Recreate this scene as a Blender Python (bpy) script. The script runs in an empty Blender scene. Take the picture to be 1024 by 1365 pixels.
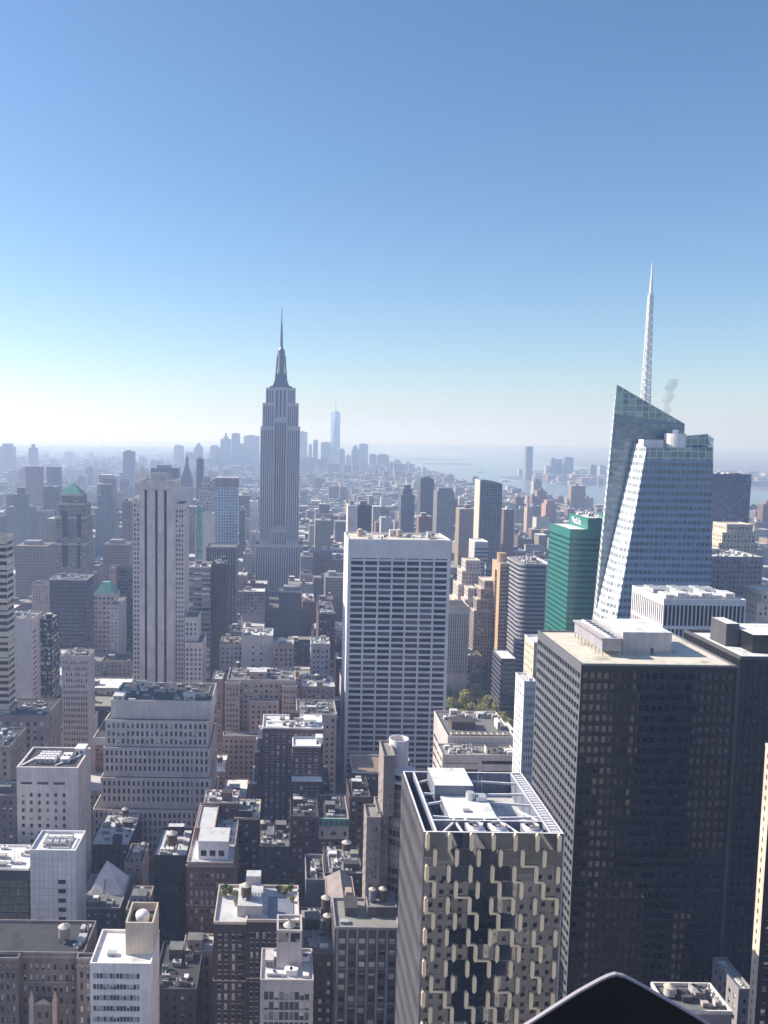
import bpy, math, random
from mathutils import Matrix, Vector

S = bpy.context.scene
COL = S.collection

# ------------------------------------------------------------------ camera
FOC, PX, PY, CAMZ = 1130.0, 380.0, 682.5, 245.0      # focal length and principal point in photo pixels (1024 x 1365)
cam = bpy.data.cameras.new('camera')
cam_ob = bpy.data.objects.new('camera', cam)
COL.objects.link(cam_ob)
S.camera = cam_ob
cam.sensor_fit = 'VERTICAL'
cam.sensor_height = 36
cam.lens = FOC / 1365 * 36
cam.shift_x = (512 - PX) / 1365
cam.clip_start, cam.clip_end = 0.1, 120000
ROT = Matrix.Rotation(math.pi / 2 - math.radians(5.16), 3, 'X') @ Matrix.Rotation(.013, 3, 'Z')
cam_ob.matrix_world = Matrix.Translation((0, 0, CAMZ)) @ ROT.to_4x4()

# ------------------------------------------------------------------ light and sky
SUN_EL, SUN_AZ = math.radians(33), math.radians(-72)   # azimuth clockwise from +Y
world = bpy.data.worlds.new('World')
S.world = world
world.use_nodes = True
wn = world.node_tree
sky = wn.nodes.new('ShaderNodeTexSky')
sky.sky_type = 'NISHITA'
sky.sun_disc = False
sky.sun_elevation, sky.sun_rotation = SUN_EL, SUN_AZ
sky.altitude = 200
sky.air_density, sky.dust_density, sky.ozone_density = 1.0, 0.5, 4.2
hs = wn.nodes.new('ShaderNodeHueSaturation')
hs.inputs['Saturation'].default_value = 1.08
wn.links.new(sky.outputs[0], hs.inputs['Color'])
wn.links.new(hs.outputs[0], wn.nodes['Background'].inputs[0])
wn.nodes['Background'].inputs[1].default_value = 0.103
sd = bpy.data.lights.new('sun', 'SUN')
sd.energy, sd.angle, sd.color = 5.0, math.radians(.5), (1, .93, .82)
so = bpy.data.objects.new('sun', sd)
COL.objects.link(so)
to_sun = Vector((math.sin(SUN_AZ) * math.cos(SUN_EL), math.cos(SUN_AZ) * math.cos(SUN_EL), math.sin(SUN_EL)))
so.rotation_euler = to_sun.to_track_quat('Z', 'Y').to_euler()
so.location = (-400, 100, 700)
S.view_settings.view_transform = 'Standard'
S.view_settings.look = 'None'
S.view_settings.exposure = 0.6
S.view_settings.gamma = 1
HAZE_DENSITY = 0.00019
S.cycles.max_bounces = 8
S.cycles.diffuse_bounces = 4
S.cycles.glossy_bounces = 3
S.cycles.volume_bounces = 4
S.cycles.caustics_reflective = False
S.cycles.use_denoising = True


def at(px, py, Y):
    """world point at distance Y seen at a photo pixel (used only to read sizes off the photograph)"""
    d = ROT @ Vector(((px - PX) / FOC, -(py - PY) / FOC, -1))
    return Vector((0, 0, CAMZ)) + d * (Y / d.y)


def bx(px0, px1, py, Y):
    a, b = at(px0, py, Y), at(px1, py, Y)
    return a.x, b.x, (a.z + b.z) / 2


def zz(py, Y, px=400):
    return at(px, py, Y).z


# ------------------------------------------------------------------ materials
def newmat(name):
    m = bpy.data.materials.new(name)
    m.use_nodes = True
    t = m.node_tree
    return m, t, t.nodes['Principled BSDF']


def nd(t, typ, **kw):
    n = t.nodes.new(typ)
    for k, v in kw.items():
        setattr(n, k, v)
    return n


def mth(t, op, a, b=None, c=None):
    n = nd(t, 'ShaderNodeMath', operation=op)
    for i, x in enumerate((a, b, c)):
        if x is None:
            continue
        if isinstance(x, (int, float)):
            n.inputs[i].default_value = x
        else:
            t.links.new(x, n.inputs[i])
    return n.outputs[0]


def mixc(t, fac, a, b):
    n = nd(t, 'ShaderNodeMix', data_type='RGBA')
    for i, x in ((0, fac), (6, a), (7, b)):
        if isinstance(x, (int, float)):
            n.inputs[i].default_value = x
        elif isinstance(x, tuple):
            n.inputs[i].default_value = (*x, 1)
        else:
            t.links.new(x, n.inputs[i])
    return n.outputs[2]


def noise(t, vec, scale, detail=4, rough=.6):
    n = nd(t, 'ShaderNodeTexNoise')
    n.inputs['Scale'].default_value = scale
    n.inputs['Detail'].default_value = detail
    n.inputs['Roughness'].default_value = rough
    t.links.new(vec, n.inputs['Vector'])
    return n.outputs[0]


def ramp(t, fac, stops, const=False):
    n = nd(t, 'ShaderNodeValToRGB')
    r = n.color_ramp
    if const:
        r.interpolation = 'CONSTANT'
    while len(r.elements) < len(stops):
        r.elements.new(.5)
    for e, (p, c) in zip(r.elements, stops):
        e.position = p
        e.color = (*c, 1)
    t.links.new(fac, n.inputs[0])
    return n.outputs[0]


def sc(c, k):
    return tuple(min(1, x * k) for x in c)


def wallmat(name, c, var=.22, rough=.85, spec=.3, metal=0, scale=.12):
    m, t, b = newmat(name)
    pos = nd(t, 'ShaderNodeNewGeometry').outputs['Position']
    n1 = noise(t, pos, scale)
    mp = nd(t, 'ShaderNodeMapping')
    mp.inputs['Scale'].default_value = (1, 1, .06)
    t.links.new(pos, mp.inputs[0])
    n2 = noise(t, mp.outputs[0], .9, 3)
    f = mth(t, 'ADD', mth(t, 'MULTIPLY', n1, .55), mth(t, 'MULTIPLY', n2, .45))
    f = nd(t, 'ShaderNodeMapRange').inputs[0].node if False else f
    mr = nd(t, 'ShaderNodeMapRange')
    mr.inputs[1].default_value, mr.inputs[2].default_value = .3, .7
    t.links.new(f, mr.inputs[0])
    t.links.new(mixc(t, mr.outputs[0], sc(c, 1 - var * 1.4), sc(c, 1 + var)), b.inputs['Base Color'])
    b.inputs['Roughness'].default_value = rough
    b.inputs['Specular IOR Level'].default_value = spec
    b.inputs['Metallic'].default_value = metal
    return m


def glassmat(name, dark, light, p=.18, rough=.08, tilt=.02, spec=.5, metal=0.0, ior=1.5):
    m, t, b = newmat(name)
    b.inputs['IOR'].default_value = ior
    g = nd(t, 'ShaderNodeNewGeometry')
    o = nd(t, 'ShaderNodeObjectInfo')
    r = mth(t, 'FRACT', mth(t, 'ADD', g.outputs['Random Per Island'], mth(t, 'MULTIPLY', o.outputs['Random'], 7.31)))
    c = ramp(t, r, [(0, sc(dark, .6)), (.35, dark), (1 - p, sc(dark, 1.5)), (1 - p * .6, light), (1, sc(light, 1.4))])
    t.links.new(c, b.inputs['Base Color'])
    r2 = mth(t, 'FRACT', mth(t, 'MULTIPLY', r, 17.7))
    r3 = mth(t, 'FRACT', mth(t, 'MULTIPLY', r, 41.3))
    cx = nd(t, 'ShaderNodeCombineXYZ')
    for i, x in enumerate((r, r2, r3)):
        t.links.new(mth(t, 'MULTIPLY', mth(t, 'SUBTRACT', x, .5), tilt * 2), cx.inputs[i])
    ad = nd(t, 'ShaderNodeVectorMath', operation='ADD')
    t.links.new(g.outputs['Normal'], ad.inputs[0])
    t.links.new(cx.outputs[0], ad.inputs[1])
    nm = nd(t, 'ShaderNodeVectorMath', operation='NORMALIZE')
    t.links.new(ad.outputs[0], nm.inputs[0])
    t.links.new(nm.outputs[0], b.inputs['Normal'])
    b.inputs['Roughness'].default_value = rough
    b.inputs['Specular IOR Level'].default_value = spec
    b.inputs['Metallic'].default_value = metal
    return m


def roofmat(name, c, dark=.38, scale=.18):
    m, t, b = newmat(name)
    pos = nd(t, 'ShaderNodeNewGeometry').outputs['Position']
    n1 = noise(t, pos, scale, 6, .65)
    n2 = noise(t, pos, scale * 7, 3)
    f = mth(t, 'ADD', mth(t, 'MULTIPLY', n1, .75), mth(t, 'MULTIPLY', n2, .25))
    t.links.new(ramp(t, f, [(.3, sc(c, dark)), (.47, sc(c, .92)), (.62, c), (.75, sc(c, 1.15))]), b.inputs['Base Color'])
    b.inputs['Roughness'].default_value = .9
    b.inputs['Specular IOR Level'].default_value = .2
    return m


def gridmat(name, glass, frame, du, dv, fu=.12, fv=.3, rough=.12, metal=0.0, tilt=.012, var=.5, spec=.5, oz=0.0, fmetal=0.0):
    """curtain wall: floor bands and mullions laid out in metres along the wall"""
    m, t, b = newmat(name)
    g = nd(t, 'ShaderNodeNewGeometry')
    s = nd(t, 'ShaderNodeSeparateXYZ')
    t.links.new(g.outputs['Position'], s.inputs[0])
    sn = nd(t, 'ShaderNodeSeparateXYZ')
    t.links.new(g.outputs['True Normal'], sn.inputs[0])
    side = mth(t, 'GREATER_THAN', mth(t, 'ABSOLUTE', sn.outputs[0]), mth(t, 'ABSOLUTE', sn.outputs[1]))
    u = mth(t, 'ADD', mth(t, 'MULTIPLY', s.outputs[0], mth(t, 'SUBTRACT', 1, side)), mth(t, 'MULTIPLY', s.outputs[1], side))
    u = mth(t, 'DIVIDE', mth(t, 'ADD', u, 5000), du)
    v = mth(t, 'DIVIDE', mth(t, 'ADD', s.outputs[2], oz), dv)
    fr = mth(t, 'MAXIMUM', mth(t, 'LESS_THAN', mth(t, 'FRACT', u), fu), mth(t, 'LESS_THAN', mth(t, 'FRACT', v), fv))
    w = nd(t, 'ShaderNodeTexWhiteNoise', noise_dimensions='3D')
    cb = nd(t, 'ShaderNodeCombineXYZ')
    t.links.new(mth(t, 'FLOOR', u), cb.inputs[0])
    t.links.new(mth(t, 'FLOOR', v), cb.inputs[1])
    t.links.new(side, cb.inputs[2])
    t.links.new(cb.outputs[0], w.inputs[0])
    gc = ramp(t, w.outputs['Value'], [(0, sc(glass, 1 - var)), (.6, glass), (.85, sc(glass, 1 + var)), (1, sc(glass, 1 + 2.5 * var))])
    t.links.new(mixc(t, fr, gc, frame), b.inputs['Base Color'])
    t.links.new(mth(t, 'ADD', mth(t, 'MULTIPLY', fr, .4), rough), b.inputs['Roughness'])
    t.links.new(mth(t, 'ADD', mth(t, 'MULTIPLY', fr, fmetal - metal), metal), b.inputs['Metallic'])
    sb = nd(t, 'ShaderNodeVectorMath', operation='SUBTRACT')
    sb.inputs[1].default_value = (.5, .5, .5)
    t.links.new(w.outputs['Color'], sb.inputs[0])
    scl = nd(t, 'ShaderNodeVectorMath', operation='SCALE')
    scl.inputs['Scale'].default_value = tilt * 2
    t.links.new(sb.outputs[0], scl.inputs[0])
    ad = nd(t, 'ShaderNodeVectorMath', operation='ADD')
    t.links.new(g.outputs['Normal'], ad.inputs[0])
    t.links.new(scl.outputs[0], ad.inputs[1])
    nm = nd(t, 'ShaderNodeVectorMath', operation='NORMALIZE')
    t.links.new(ad.outputs[0], nm.inputs[0])
    t.links.new(nm.outputs[0], b.inputs['Normal'])
    b.inputs['Specular IOR Level'].default_value = spec
    return m


def citymat(name, island):
    """far masonry blocks: colour per building, window grid in metres, tar or silver roof"""
    m, t, b = newmat(name)
    g = nd(t, 'ShaderNodeNewGeometry')
    o = nd(t, 'ShaderNodeObjectInfo')
    rnd_ = g.outputs['Random Per Island'] if island else o.outputs['Random']
    if island:
        base = ramp(t, rnd_, [(0, (.30, .25, .21)), (.14, (.21, .12, .09)), (.26, (.40, .36, .31)), (.4, (.26, .17, .13)), (.5, (.5, .46, .41)),
                              (.62, (.18, .17, .18)), (.7, (.36, .27, .20)), (.8, (.28, .15, .12)), (.9, (.6, .58, .54))], True)
    else:
        base = o.outputs['Color']
    s = nd(t, 'ShaderNodeSeparateXYZ')
    t.links.new(g.outputs['Position'], s.inputs[0])
    n = nd(t, 'ShaderNodeSeparateXYZ')
    t.links.new(g.outputs['True Normal'], n.inputs[0])
    u = mth(t, 'ADD', s.outputs[0], s.outputs[1])
    off = mth(t, 'MULTIPLY', rnd_, 37.0)
    u = mth(t, 'DIVIDE', mth(t, 'ADD', mth(t, 'ADD', u, 9000), off), 3.4)
    v = mth(t, 'DIVIDE', s.outputs[2], 3.7)
    win = mth(t, 'MULTIPLY', mth(t, 'LESS_THAN', mth(t, 'FRACT', u), .5), mth(t, 'LESS_THAN', mth(t, 'FRACT', v), .52))
    w = nd(t, 'ShaderNodeTexWhiteNoise', noise_dimensions='2D')
    cb = nd(t, 'ShaderNodeCombineXYZ')
    t.links.new(mth(t, 'FLOOR', u), cb.inputs[0])
    t.links.new(mth(t, 'FLOOR', v), cb.inputs[1])
    t.links.new(cb.outputs[0], w.inputs[0])
    wc = ramp(t, w.outputs['Value'], [(0, (.015, .02, .03)), (.7, (.05, .06, .08)), (1, (.25, .24, .22))])
    wallc = mixc(t, win, base, wc)
    n1 = noise(t, g.outputs['Position'], .08, 5)
    r2 = mth(t, 'FRACT', mth(t, 'ADD', mth(t, 'MULTIPLY', rnd_, 13.7), mth(t, 'MULTIPLY', n1, .25)))
    rc = ramp(t, r2, [(0, (.05, .05, .055)), (.35, (.16, .15, .15)), (.6, (.32, .31, .3)), (.85, (.62, .62, .62)), (1, (.75, .74, .72))])
    t.links.new(mixc(t, mth(t, 'GREATER_THAN', n.outputs[2], .5), wallc, rc), b.inputs['Base Color'])
    b.inputs['Roughness'].default_value = .8
    b.inputs['Specular IOR Level'].default_value = .3
    return m


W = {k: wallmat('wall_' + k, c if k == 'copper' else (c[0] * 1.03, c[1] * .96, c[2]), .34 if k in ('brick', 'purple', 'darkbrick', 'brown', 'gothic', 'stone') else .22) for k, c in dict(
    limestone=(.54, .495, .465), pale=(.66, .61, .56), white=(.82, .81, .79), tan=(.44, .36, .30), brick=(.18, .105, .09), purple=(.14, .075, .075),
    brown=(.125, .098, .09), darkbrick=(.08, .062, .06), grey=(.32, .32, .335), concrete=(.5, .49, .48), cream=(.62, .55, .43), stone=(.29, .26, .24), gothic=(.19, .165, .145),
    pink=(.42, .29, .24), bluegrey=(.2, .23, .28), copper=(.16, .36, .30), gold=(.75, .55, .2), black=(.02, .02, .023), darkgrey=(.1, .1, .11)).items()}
MET = wallmat('metal_painted', (.55, .56, .58), .1, .45, .5, .3)
METD = wallmat('metal_dark', (.06, .065, .075), .15, .4, .5, .4)
BRONZE = wallmat('metal_bronze', (.012, .013, .016), .2, .4, .4, 0)
METLIT = wallmat('metal_sunlit', (.2, .2, .215), .12, .45, .5, .3)  # black tower's metal with sunlight painted in as a paler grey
WOOD = wallmat('tank_wood', (.13, .095, .075), .3, .8, .2)
TANKROOF = wallmat('tank_roofing', (.5, .47, .42), .2, .7, .3)
FINMAT = wallmat('fin_stone', (.97, .76, .52), .08, .5, .4)
R = {k: roofmat('roof_' + k, c) for k, c in dict(tar=(.075, .075, .08), gravel=(.3, .29, .27), silver=(.6, .6, .61), white=(.8, .8, .79), sand=(.72, .66, .55), grey=(.2, .2, .205), terracotta=(.3, .22, .17)).items()}
G = dict(
    dark=glassmat('glass_dark', (.012, .017, .027), (.12, .12, .12), .12),
    blue=glassmat('glass_blue', (.02, .035, .065), (.1, .12, .15), .1),
    mixed=glassmat('glass_mixed', (.02, .025, .035), (.5, .5, .47), .42),
    mirror=glassmat('glass_mirror', (.010, .014, .022), (.08, .08, .08), .1, .03, .04, .5, 0, 2.2),
    ink=glassmat('glass_ink', (.006, .009, .022), (.06, .065, .08), .3, .15, .012, .4, 0, 1.5),
    navy=glassmat('glass_navy', (.006, .010, .026), (.03, .035, .05), .15, .06, .012, .5, 0, 1.6),
    teal=glassmat('glass_teal', (.02, .045, .06), (.3, .35, .35), .35, .06, .03, .5, 0, 1.9))
CITY = citymat('city_masonry', False)
CITYS = citymat('city_masonry_mass', True)


# ------------------------------------------------------------------ mesh tools
ORG = {}


class MB:
    def __init__(s):
        s.v, s.f, s.m = [], [], []

    def poly(s, pts, mi=0):
        i = len(s.v)
        s.v.extend(tuple(p) for p in pts)
        s.f.append(tuple(range(i, i + len(pts))))
        s.m.append(mi)

    def box(s, x0, x1, y0, y1, z0, z1, mi=0, top=None, bottom=False, skip=''):
        i = len(s.v)
        s.v.extend([(x0, y0, z0), (x1, y0, z0), (x1, y1, z0), (x0, y1, z0), (x0, y0, z1), (x1, y0, z1), (x1, y1, z1), (x0, y1, z1)])
        for k, q in (('F', (0, 1, 5, 4)), ('R', (1, 2, 6, 5)), ('B', (2, 3, 7, 6)), ('L', (3, 0, 4, 7)), ('T', (4, 5, 6, 7))):
            if k in skip:
                continue
            s.f.append(tuple(i + j for j in q))
            s.m.append(mi if k != 'T' or top is None else top)
        if bottom:
            s.f.append((i + 3, i + 2, i + 1, i))
            s.m.append(mi)

    def cyl(s, cx, cy, z0, z1, r0, r1, n=20, mi=0, top=None, bottom=False, cap=True):
        i = len(s.v)
        for z, r in ((z0, r0), (z1, r1)):
            for k in range(n):
                a = 2 * math.pi * k / n
                s.v.append((cx + r * math.cos(a), cy + r * math.sin(a), z))
        for k in range(n):
            j = (k + 1) % n
            s.f.append((i + k, i + j, i + n + j, i + n + k))
            s.m.append(mi)
        if cap and r1 > 1e-3:
            s.f.append(tuple(i + n + k for k in range(n)))
            s.m.append(mi if top is None else top)
        if bottom:
            s.f.append(tuple(i + n - 1 - k for k in range(n)))
            s.m.append(mi)

    def frust(s, x0, x1, y0, y1, z0, u0, u1, w0, w1, z1, mi=0, top=None):
        i = len(s.v)
        s.v.extend([(x0, y0, z0), (x1, y0, z0), (x1, y1, z0), (x0, y1, z0), (u0, w0, z1), (u1, w0, z1), (u1, w1, z1), (u0, w1, z1)])
        for k, q in enumerate(((0, 1, 5, 4), (1, 2, 6, 5), (2, 3, 7, 6), (3, 0, 4, 7), (4, 5, 6, 7))):
            s.f.append(tuple(i + j for j in q))
            s.m.append(top if k == 4 and top is not None else mi)

    def beam(s, a, b, w, h=None, mi=0):
        a, b = Vector(a), Vector(b)
        h = h or w
        d = (b - a).normalized()
        u = d.cross(Vector((0, 0, 1)))
        if u.length < 1e-4:
            u = Vector((1, 0, 0))
        u.normalize()
        n = u.cross(d).normalized()
        i = len(s.v)
        for p in (a, b):
            for q, r in ((-1, -1), (1, -1), (1, 1), (-1, 1)):
                s.v.append(tuple(p + u * q * w / 2 + n * r * h / 2))
        for q in ((0, 1, 5, 4), (1, 2, 6, 5), (2, 3, 7, 6), (3, 0, 4, 7), (3, 2, 1, 0), (4, 5, 6, 7)):
            s.f.append(tuple(i + j for j in q))
            s.m.append(mi)

    def dome(s, cx, cy, z, r, h, n=18, k=6, mi=0):
        i = len(s.v)
        for a in range(k + 1):
            t = a / k * math.pi / 2
            for b in range(n):
                p = 2 * math.pi * b / n
                s.v.append((cx + r * math.cos(t) * math.cos(p), cy + r * math.cos(t) * math.sin(p), z + h * math.sin(t)))
        for a in range(k):
            for b in range(n):
                c = (b + 1) % n
                s.f.append((i + a * n + b, i + a * n + c, i + (a + 1) * n + c, i + (a + 1) * n + b))
                s.m.append(mi)

    def mesh(s, name, mats, org=(0, 0, 0)):
        me = bpy.data.meshes.new(name)
        ox, oy, oz = org
        me.from_pydata([(x - ox, y - oy, z - oz) for x, y, z in s.v], [], s.f)
        for m in mats:
            me.materials.append(m)
        if len(mats) > 1:
            me.polygons.foreach_set('material_index', s.m)
        me.update()
        return me

    def build(s, name, mats, parent=None, org=None, **props):
        if not isinstance(mats, (list, tuple)):
            mats = [mats]
        if parent is not None:
            org = ORG[parent.name]
        elif org is None:
            xs, ys, zs = zip(*s.v)
            org = ((min(xs) + max(xs)) / 2, (min(ys) + max(ys)) / 2, min(zs))
        ob = bpy.data.objects.new(name, s.mesh(name, mats, org))
        COL.objects.link(ob)
        if parent is not None:
            ob.parent = parent
        else:
            ob.location = org
        ORG[ob.name] = org
        for k, v in props.items():
            ob[k] = v
        return ob


def tag(ob, label=None, category=None, group=None, kind=None):
    for k, v in (('label', label), ('category', category), ('group', group), ('kind', kind)):
        if v:
            ob[k] = v
    return ob


def empty(name, loc, label, category, group=None):
    e = bpy.data.objects.new(name, None)
    COL.objects.link(e)
    e.location = loc
    e.empty_display_size = 3
    ORG[e.name] = tuple(loc)
    return tag(e, label, category, group)


def face_fn(face, x0, x1, y0, y1):
    if face == 'F':
        return (lambda t, z, d: (x0 + t, y0 + d, z)), x1 - x0, 0
    if face == 'B':
        return (lambda t, z, d: (x1 - t, y1 - d, z)), x1 - x0, math.pi
    if face == 'L':
        return (lambda t, z, d: (x0 + d, y1 - t, z)), y1 - y0, -math.pi / 2
    return (lambda t, z, d: (x1 - d, y0 + t, z)), y1 - y0, math.pi / 2


QUADS = {}


def quadmesh(w, h, mat, cut=0):
    k = (round(w, 2), round(h, 2), mat.name, cut)
    if k not in QUADS:
        b = MB()
        m = h / 2 - h * cut
        b.poly([(-w / 2, 0, -h / 2), (w / 2, 0, -h / 2), (w / 2, 0, m), (-w / 2, 0, m)])
        if cut:
            b.poly([(-w / 2, 0, m), (w / 2, 0, m), (w / 2, 0, h / 2), (-w / 2, 0, h / 2)], 1)
        QUADS[k] = b.mesh('window_pane', [mat, BLIND])
    return QUADS[k]


BLIND = wallmat('blind_cloth', (.62, .6, .55), .25)
BR = random.Random(99)


FOOT = []       # footprints taken by the buildings placed one by one


class Bld:
    def __init__(s, name, label, X, Y, wall, glass='dark', roof='tar', trim=None, cat='building', group=None, obj=False):
        s.root = empty(name, (X, Y, 0), label, cat, group)
        s.wall, s.roof, s.wins = MB(), MB(), []
        s.wm = W[wall] if isinstance(wall, str) else wall
        s.gm = G[glass] if isinstance(glass, str) else glass
        s.rm = R[roof] if isinstance(roof, str) else roof
        s.tm = (W[trim] if isinstance(trim, str) else trim) or s.wm
        s.obj = obj
        s.blind = glass in ('dark', 'mixed', 'teal', 'blue')

    def facade(s, face, x0, x1, y0, y1, z0, z1, bw=3.2, fh=3.6, ww=.42, wh=.52, sill=None, dep=.3, ml=.8, mr=None, zt=1.2, zb=0, n=None, pair=0, zmin=None,
               rib=None, belt=0, skiprow=None, plain=False, wmi=0, lint=False):
        P, Wd, ang = face_fn(face, x0, x1, y0, y1)
        mb = s.wall
        if plain:
            mb.poly([P(0, z0, 0), P(Wd, z0, 0), P(Wd, z1, 0), P(0, z1, 0)], wmi)
            return
        mr = ml if mr is None else mr
        if face in 'LB':
            ml, mr = mr, ml
        if zmin:
            zb = max(zb, zmin - z0)
        sill = (1 - wh) * .5 if sill is None else sill
        use = Wd - ml - mr
        n = n or max(1, round(use / bw))
        bay = use / n
        nr = max(0, int((z1 - zt - z0 - zb) / fh + 1e-6))
        zc = z1

        def q(t0, t1, a, b, mi=wmi, d=0):
            if t1 - t0 > 1e-4 and b - a > 1e-4:
                mb.poly([P(t0, a, d), P(t1, a, d), P(t1, b, d), P(t0, b, d)], mi)
        ops = []
        for i in range(n):
            c = ml + bay * (i + .5)
            w = bay * ww
            if pair:
                g = bay * pair
                ops += [(c - g / 2 - w / 2, c - g / 2), (c + g / 2, c + g / 2 + w / 2)]
            else:
                ops.append((c - w / 2, c + w / 2))
        for j in range(nr):
            if skiprow and j in skiprow:
                continue
            ztop = z1 - zt - j * fh
            wt = ztop - fh * (1 - sill - wh)
            wb = wt - fh * wh
            q(0, Wd, wt, zc)
            zc = wb
            t = 0
            for a, b in ops:
                q(t, a, wb, wt)
                t = b
                mb.poly([P(a, wb, 0), P(a, wb, dep), P(a, wt, dep), P(a, wt, 0)], wmi)
                mb.poly([P(b, wb, dep), P(b, wb, 0), P(b, wt, 0), P(b, wt, dep)], wmi)
                mb.poly([P(a, wt, dep), P(b, wt, dep), P(b, wt, 0), P(a, wt, 0)], wmi)
                mb.poly([P(a, wb, 0), P(b, wb, 0), P(b, wb, dep), P(a, wb, dep)], 2)
                if s.obj:
                    s.wins.append((P((a + b) / 2, (wb + wt) / 2, dep), b - a, wt - wb, ang))
                else:
                    m = wt
                    if s.blind and BR.random() < .3:
                        m = wt - (wt - wb) * BR.choice((.3, .5, .8))
                        mb.poly([P(a, m, dep), P(b, m, dep), P(b, wt, dep), P(a, wt, dep)], 3)
                    mb.poly([P(a, wb, dep), P(b, wb, dep), P(b, m, dep), P(a, m, dep)], 1)
                if lint:
                    s.pbox(P, a - .12, b + .12, wb - .22, wb - .02, .12, 2)
                    s.pbox(P, a - .12, b + .12, wt + .02, wt + .28, .07, 2)
            q(t, Wd, wb, wt)
            if belt and j % belt == belt - 1:
                s.pbox(P, -.02, Wd + .02, wb - .55, wb - .25, .18, 2)
        q(0, Wd, z0, zc)
        if rib:
            rw, rd = rib
            for i in range(n + 1):
                c = ml + bay * i
                c = min(max(c, rw / 2 + .01), Wd - rw / 2 - .01)
                s.pbox(P, c - rw / 2, c + rw / 2, z0 + .02, z1 - .02, rd, 2)

    def pbox(s, P, t0, t1, za, zb, d, mi=0):
        """a box standing proud of a wall by d"""
        mb = s.wall
        A = [P(t0, za, -d), P(t1, za, -d), P(t1, zb, -d), P(t0, zb, -d)]
        Bk = [P(t0, za, -.003), P(t1, za, -.003), P(t1, zb, -.003), P(t0, zb, -.003)]
        mb.poly(A, mi)
        mb.poly([Bk[0], A[0], A[3], Bk[3]], mi)
        mb.poly([A[1], Bk[1], Bk[2], A[2]], mi)
        mb.poly([A[3], A[2], Bk[2], Bk[3]], mi)
        mb.poly([Bk[0], Bk[1], A[1], A[0]], mi)

    def block(s, x0, x1, y0, y1, z0, z1, sp=None, faces='FLR', par=1.0, pt=.35, roof=True, side=None, over=.06, corn=0):
        for f in 'FLRB':
            k = dict(sp or {})
            if f in 'LR' and side is not None:
                k = dict(side)
            if sp is None or f not in faces:
                k['plain'] = True
            s.facade(f, x0, x1, y0, y1, z0, z1, **k)
        if roof:
            rf = MB()
            rf.poly([(x0, y0, z1), (x1, y0, z1), (x1, y1, z1), (x0, y1, z1)])
            s.part(rf, 'roof', [s.rm])
        if par:
            o = over
            for a, b, c, d in ((x0 - o, x1 + o, y0 - o, y0 + pt), (x0 - o, x1 + o, y1 - pt, y1 + o), (x0 - o, x0 + pt, y0 + pt, y1 - pt), (x1 - pt, x1 + o, y0 + pt, y1 - pt)):
                s.wall.box(a, b, c, d, z1 + .002, z1 + par, 2, bottom=True)
        if corn:
            s.wall.box(x0 - corn, x1 + corn, y0 - corn, y0 - o - .003 if par else y0, z1 - 1.1, z1 - .1, 2, bottom=True)
        FOOT.append((x0, x1, y0, y1))
        return s

    def part(s, mb, name, mats, **k):
        return mb.build(name, mats, s.root, **k)

    def tank(s, x, y, z, r=2.0, h=3.6, leg=2.5, wood=None):
        b = MB()
        for a in range(4):
            t = math.pi / 4 + a * math.pi / 2
            px, py = x + r * .7 * math.cos(t), y + r * .7 * math.sin(t)
            b.box(px - .12, px + .12, py - .12, py + .12, z + .003, z + leg, 1)
        b.box(x - r * .8, x + r * .8, y - r * .8, y + r * .8, z + leg, z + leg + .25, 1, bottom=True)
        b.cyl(x, y, z + leg + .25, z + leg + h, r, r * .97, 20, 0)
        for k in range(4):
            zc = z + leg + .6 + k * (h - 1) / 3
            b.cyl(x, y, zc, zc + .12, r + .04, r + .04, 20, 1, cap=True, bottom=True)
        o = b.build('water_tank', [wood or WOOD, METD], s.root)
        c = MB()
        c.cyl(x, y, z + leg + h + .003, z + leg + h + r * .6, r * 1.08, .12, 20, 0, bottom=True)
        c.build('tank_roof', [TANKROOF], o)
        return o

    def unit(s, x, y, z, w, d, h, fans=0, mat=None):
        b = MB()
        b.box(x, x + w, y, y + d, z + .3, z + h, 0, bottom=True)
        for px in (x + .2, x + w - .4):
            b.box(px, px + .2, y + .1, y + d - .1, z + .003, z + .297, 1)
        for k in range(fans):
            cx = x + w * (k + .5) / fans
            r = min(w / fans, d) * .38
            b.cyl(cx, y + d / 2, z + h, z + h + .35, r, r, 14, 0, top=1)
        # louvre slots on the front
        nl = max(2, int(h / .5))
        for k in range(nl - 1):
            b.box(x + w * .1, x + w * .9, y - .04, y - .003, z + .5 + k * (h - .6) / nl, z + .5 + (k + .55) * (h - .6) / nl, 1, bottom=True)
        return b.build('roof_unit', [mat or MET, METD], s.root)

    def bulkhead(s, x, y, z, w, d, h, wall=None, roof='tar'):
        b = MB()
        b.box(x, x + w, y, y + d, z + .003, z + h, 0, top=1)
        b.box(x - .12, x + w + .12, y - .12, y + d + .12, z + h - .3, z + h + .12, 0, top=1, bottom=True)
        b.box(x + w * .15, x + w * .15 + 1, y - .05, y - .003, z + .1, z + 2.2, 2)
        if w > 4:
            b.box(x + w * .55, x + w * .8, y - .04, y - .003, z + h * .4, z + h * .7, 2, bottom=True)
        return b.build('roof_bulkhead', [wall or s.wm, R[roof], METD], s.root)

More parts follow.
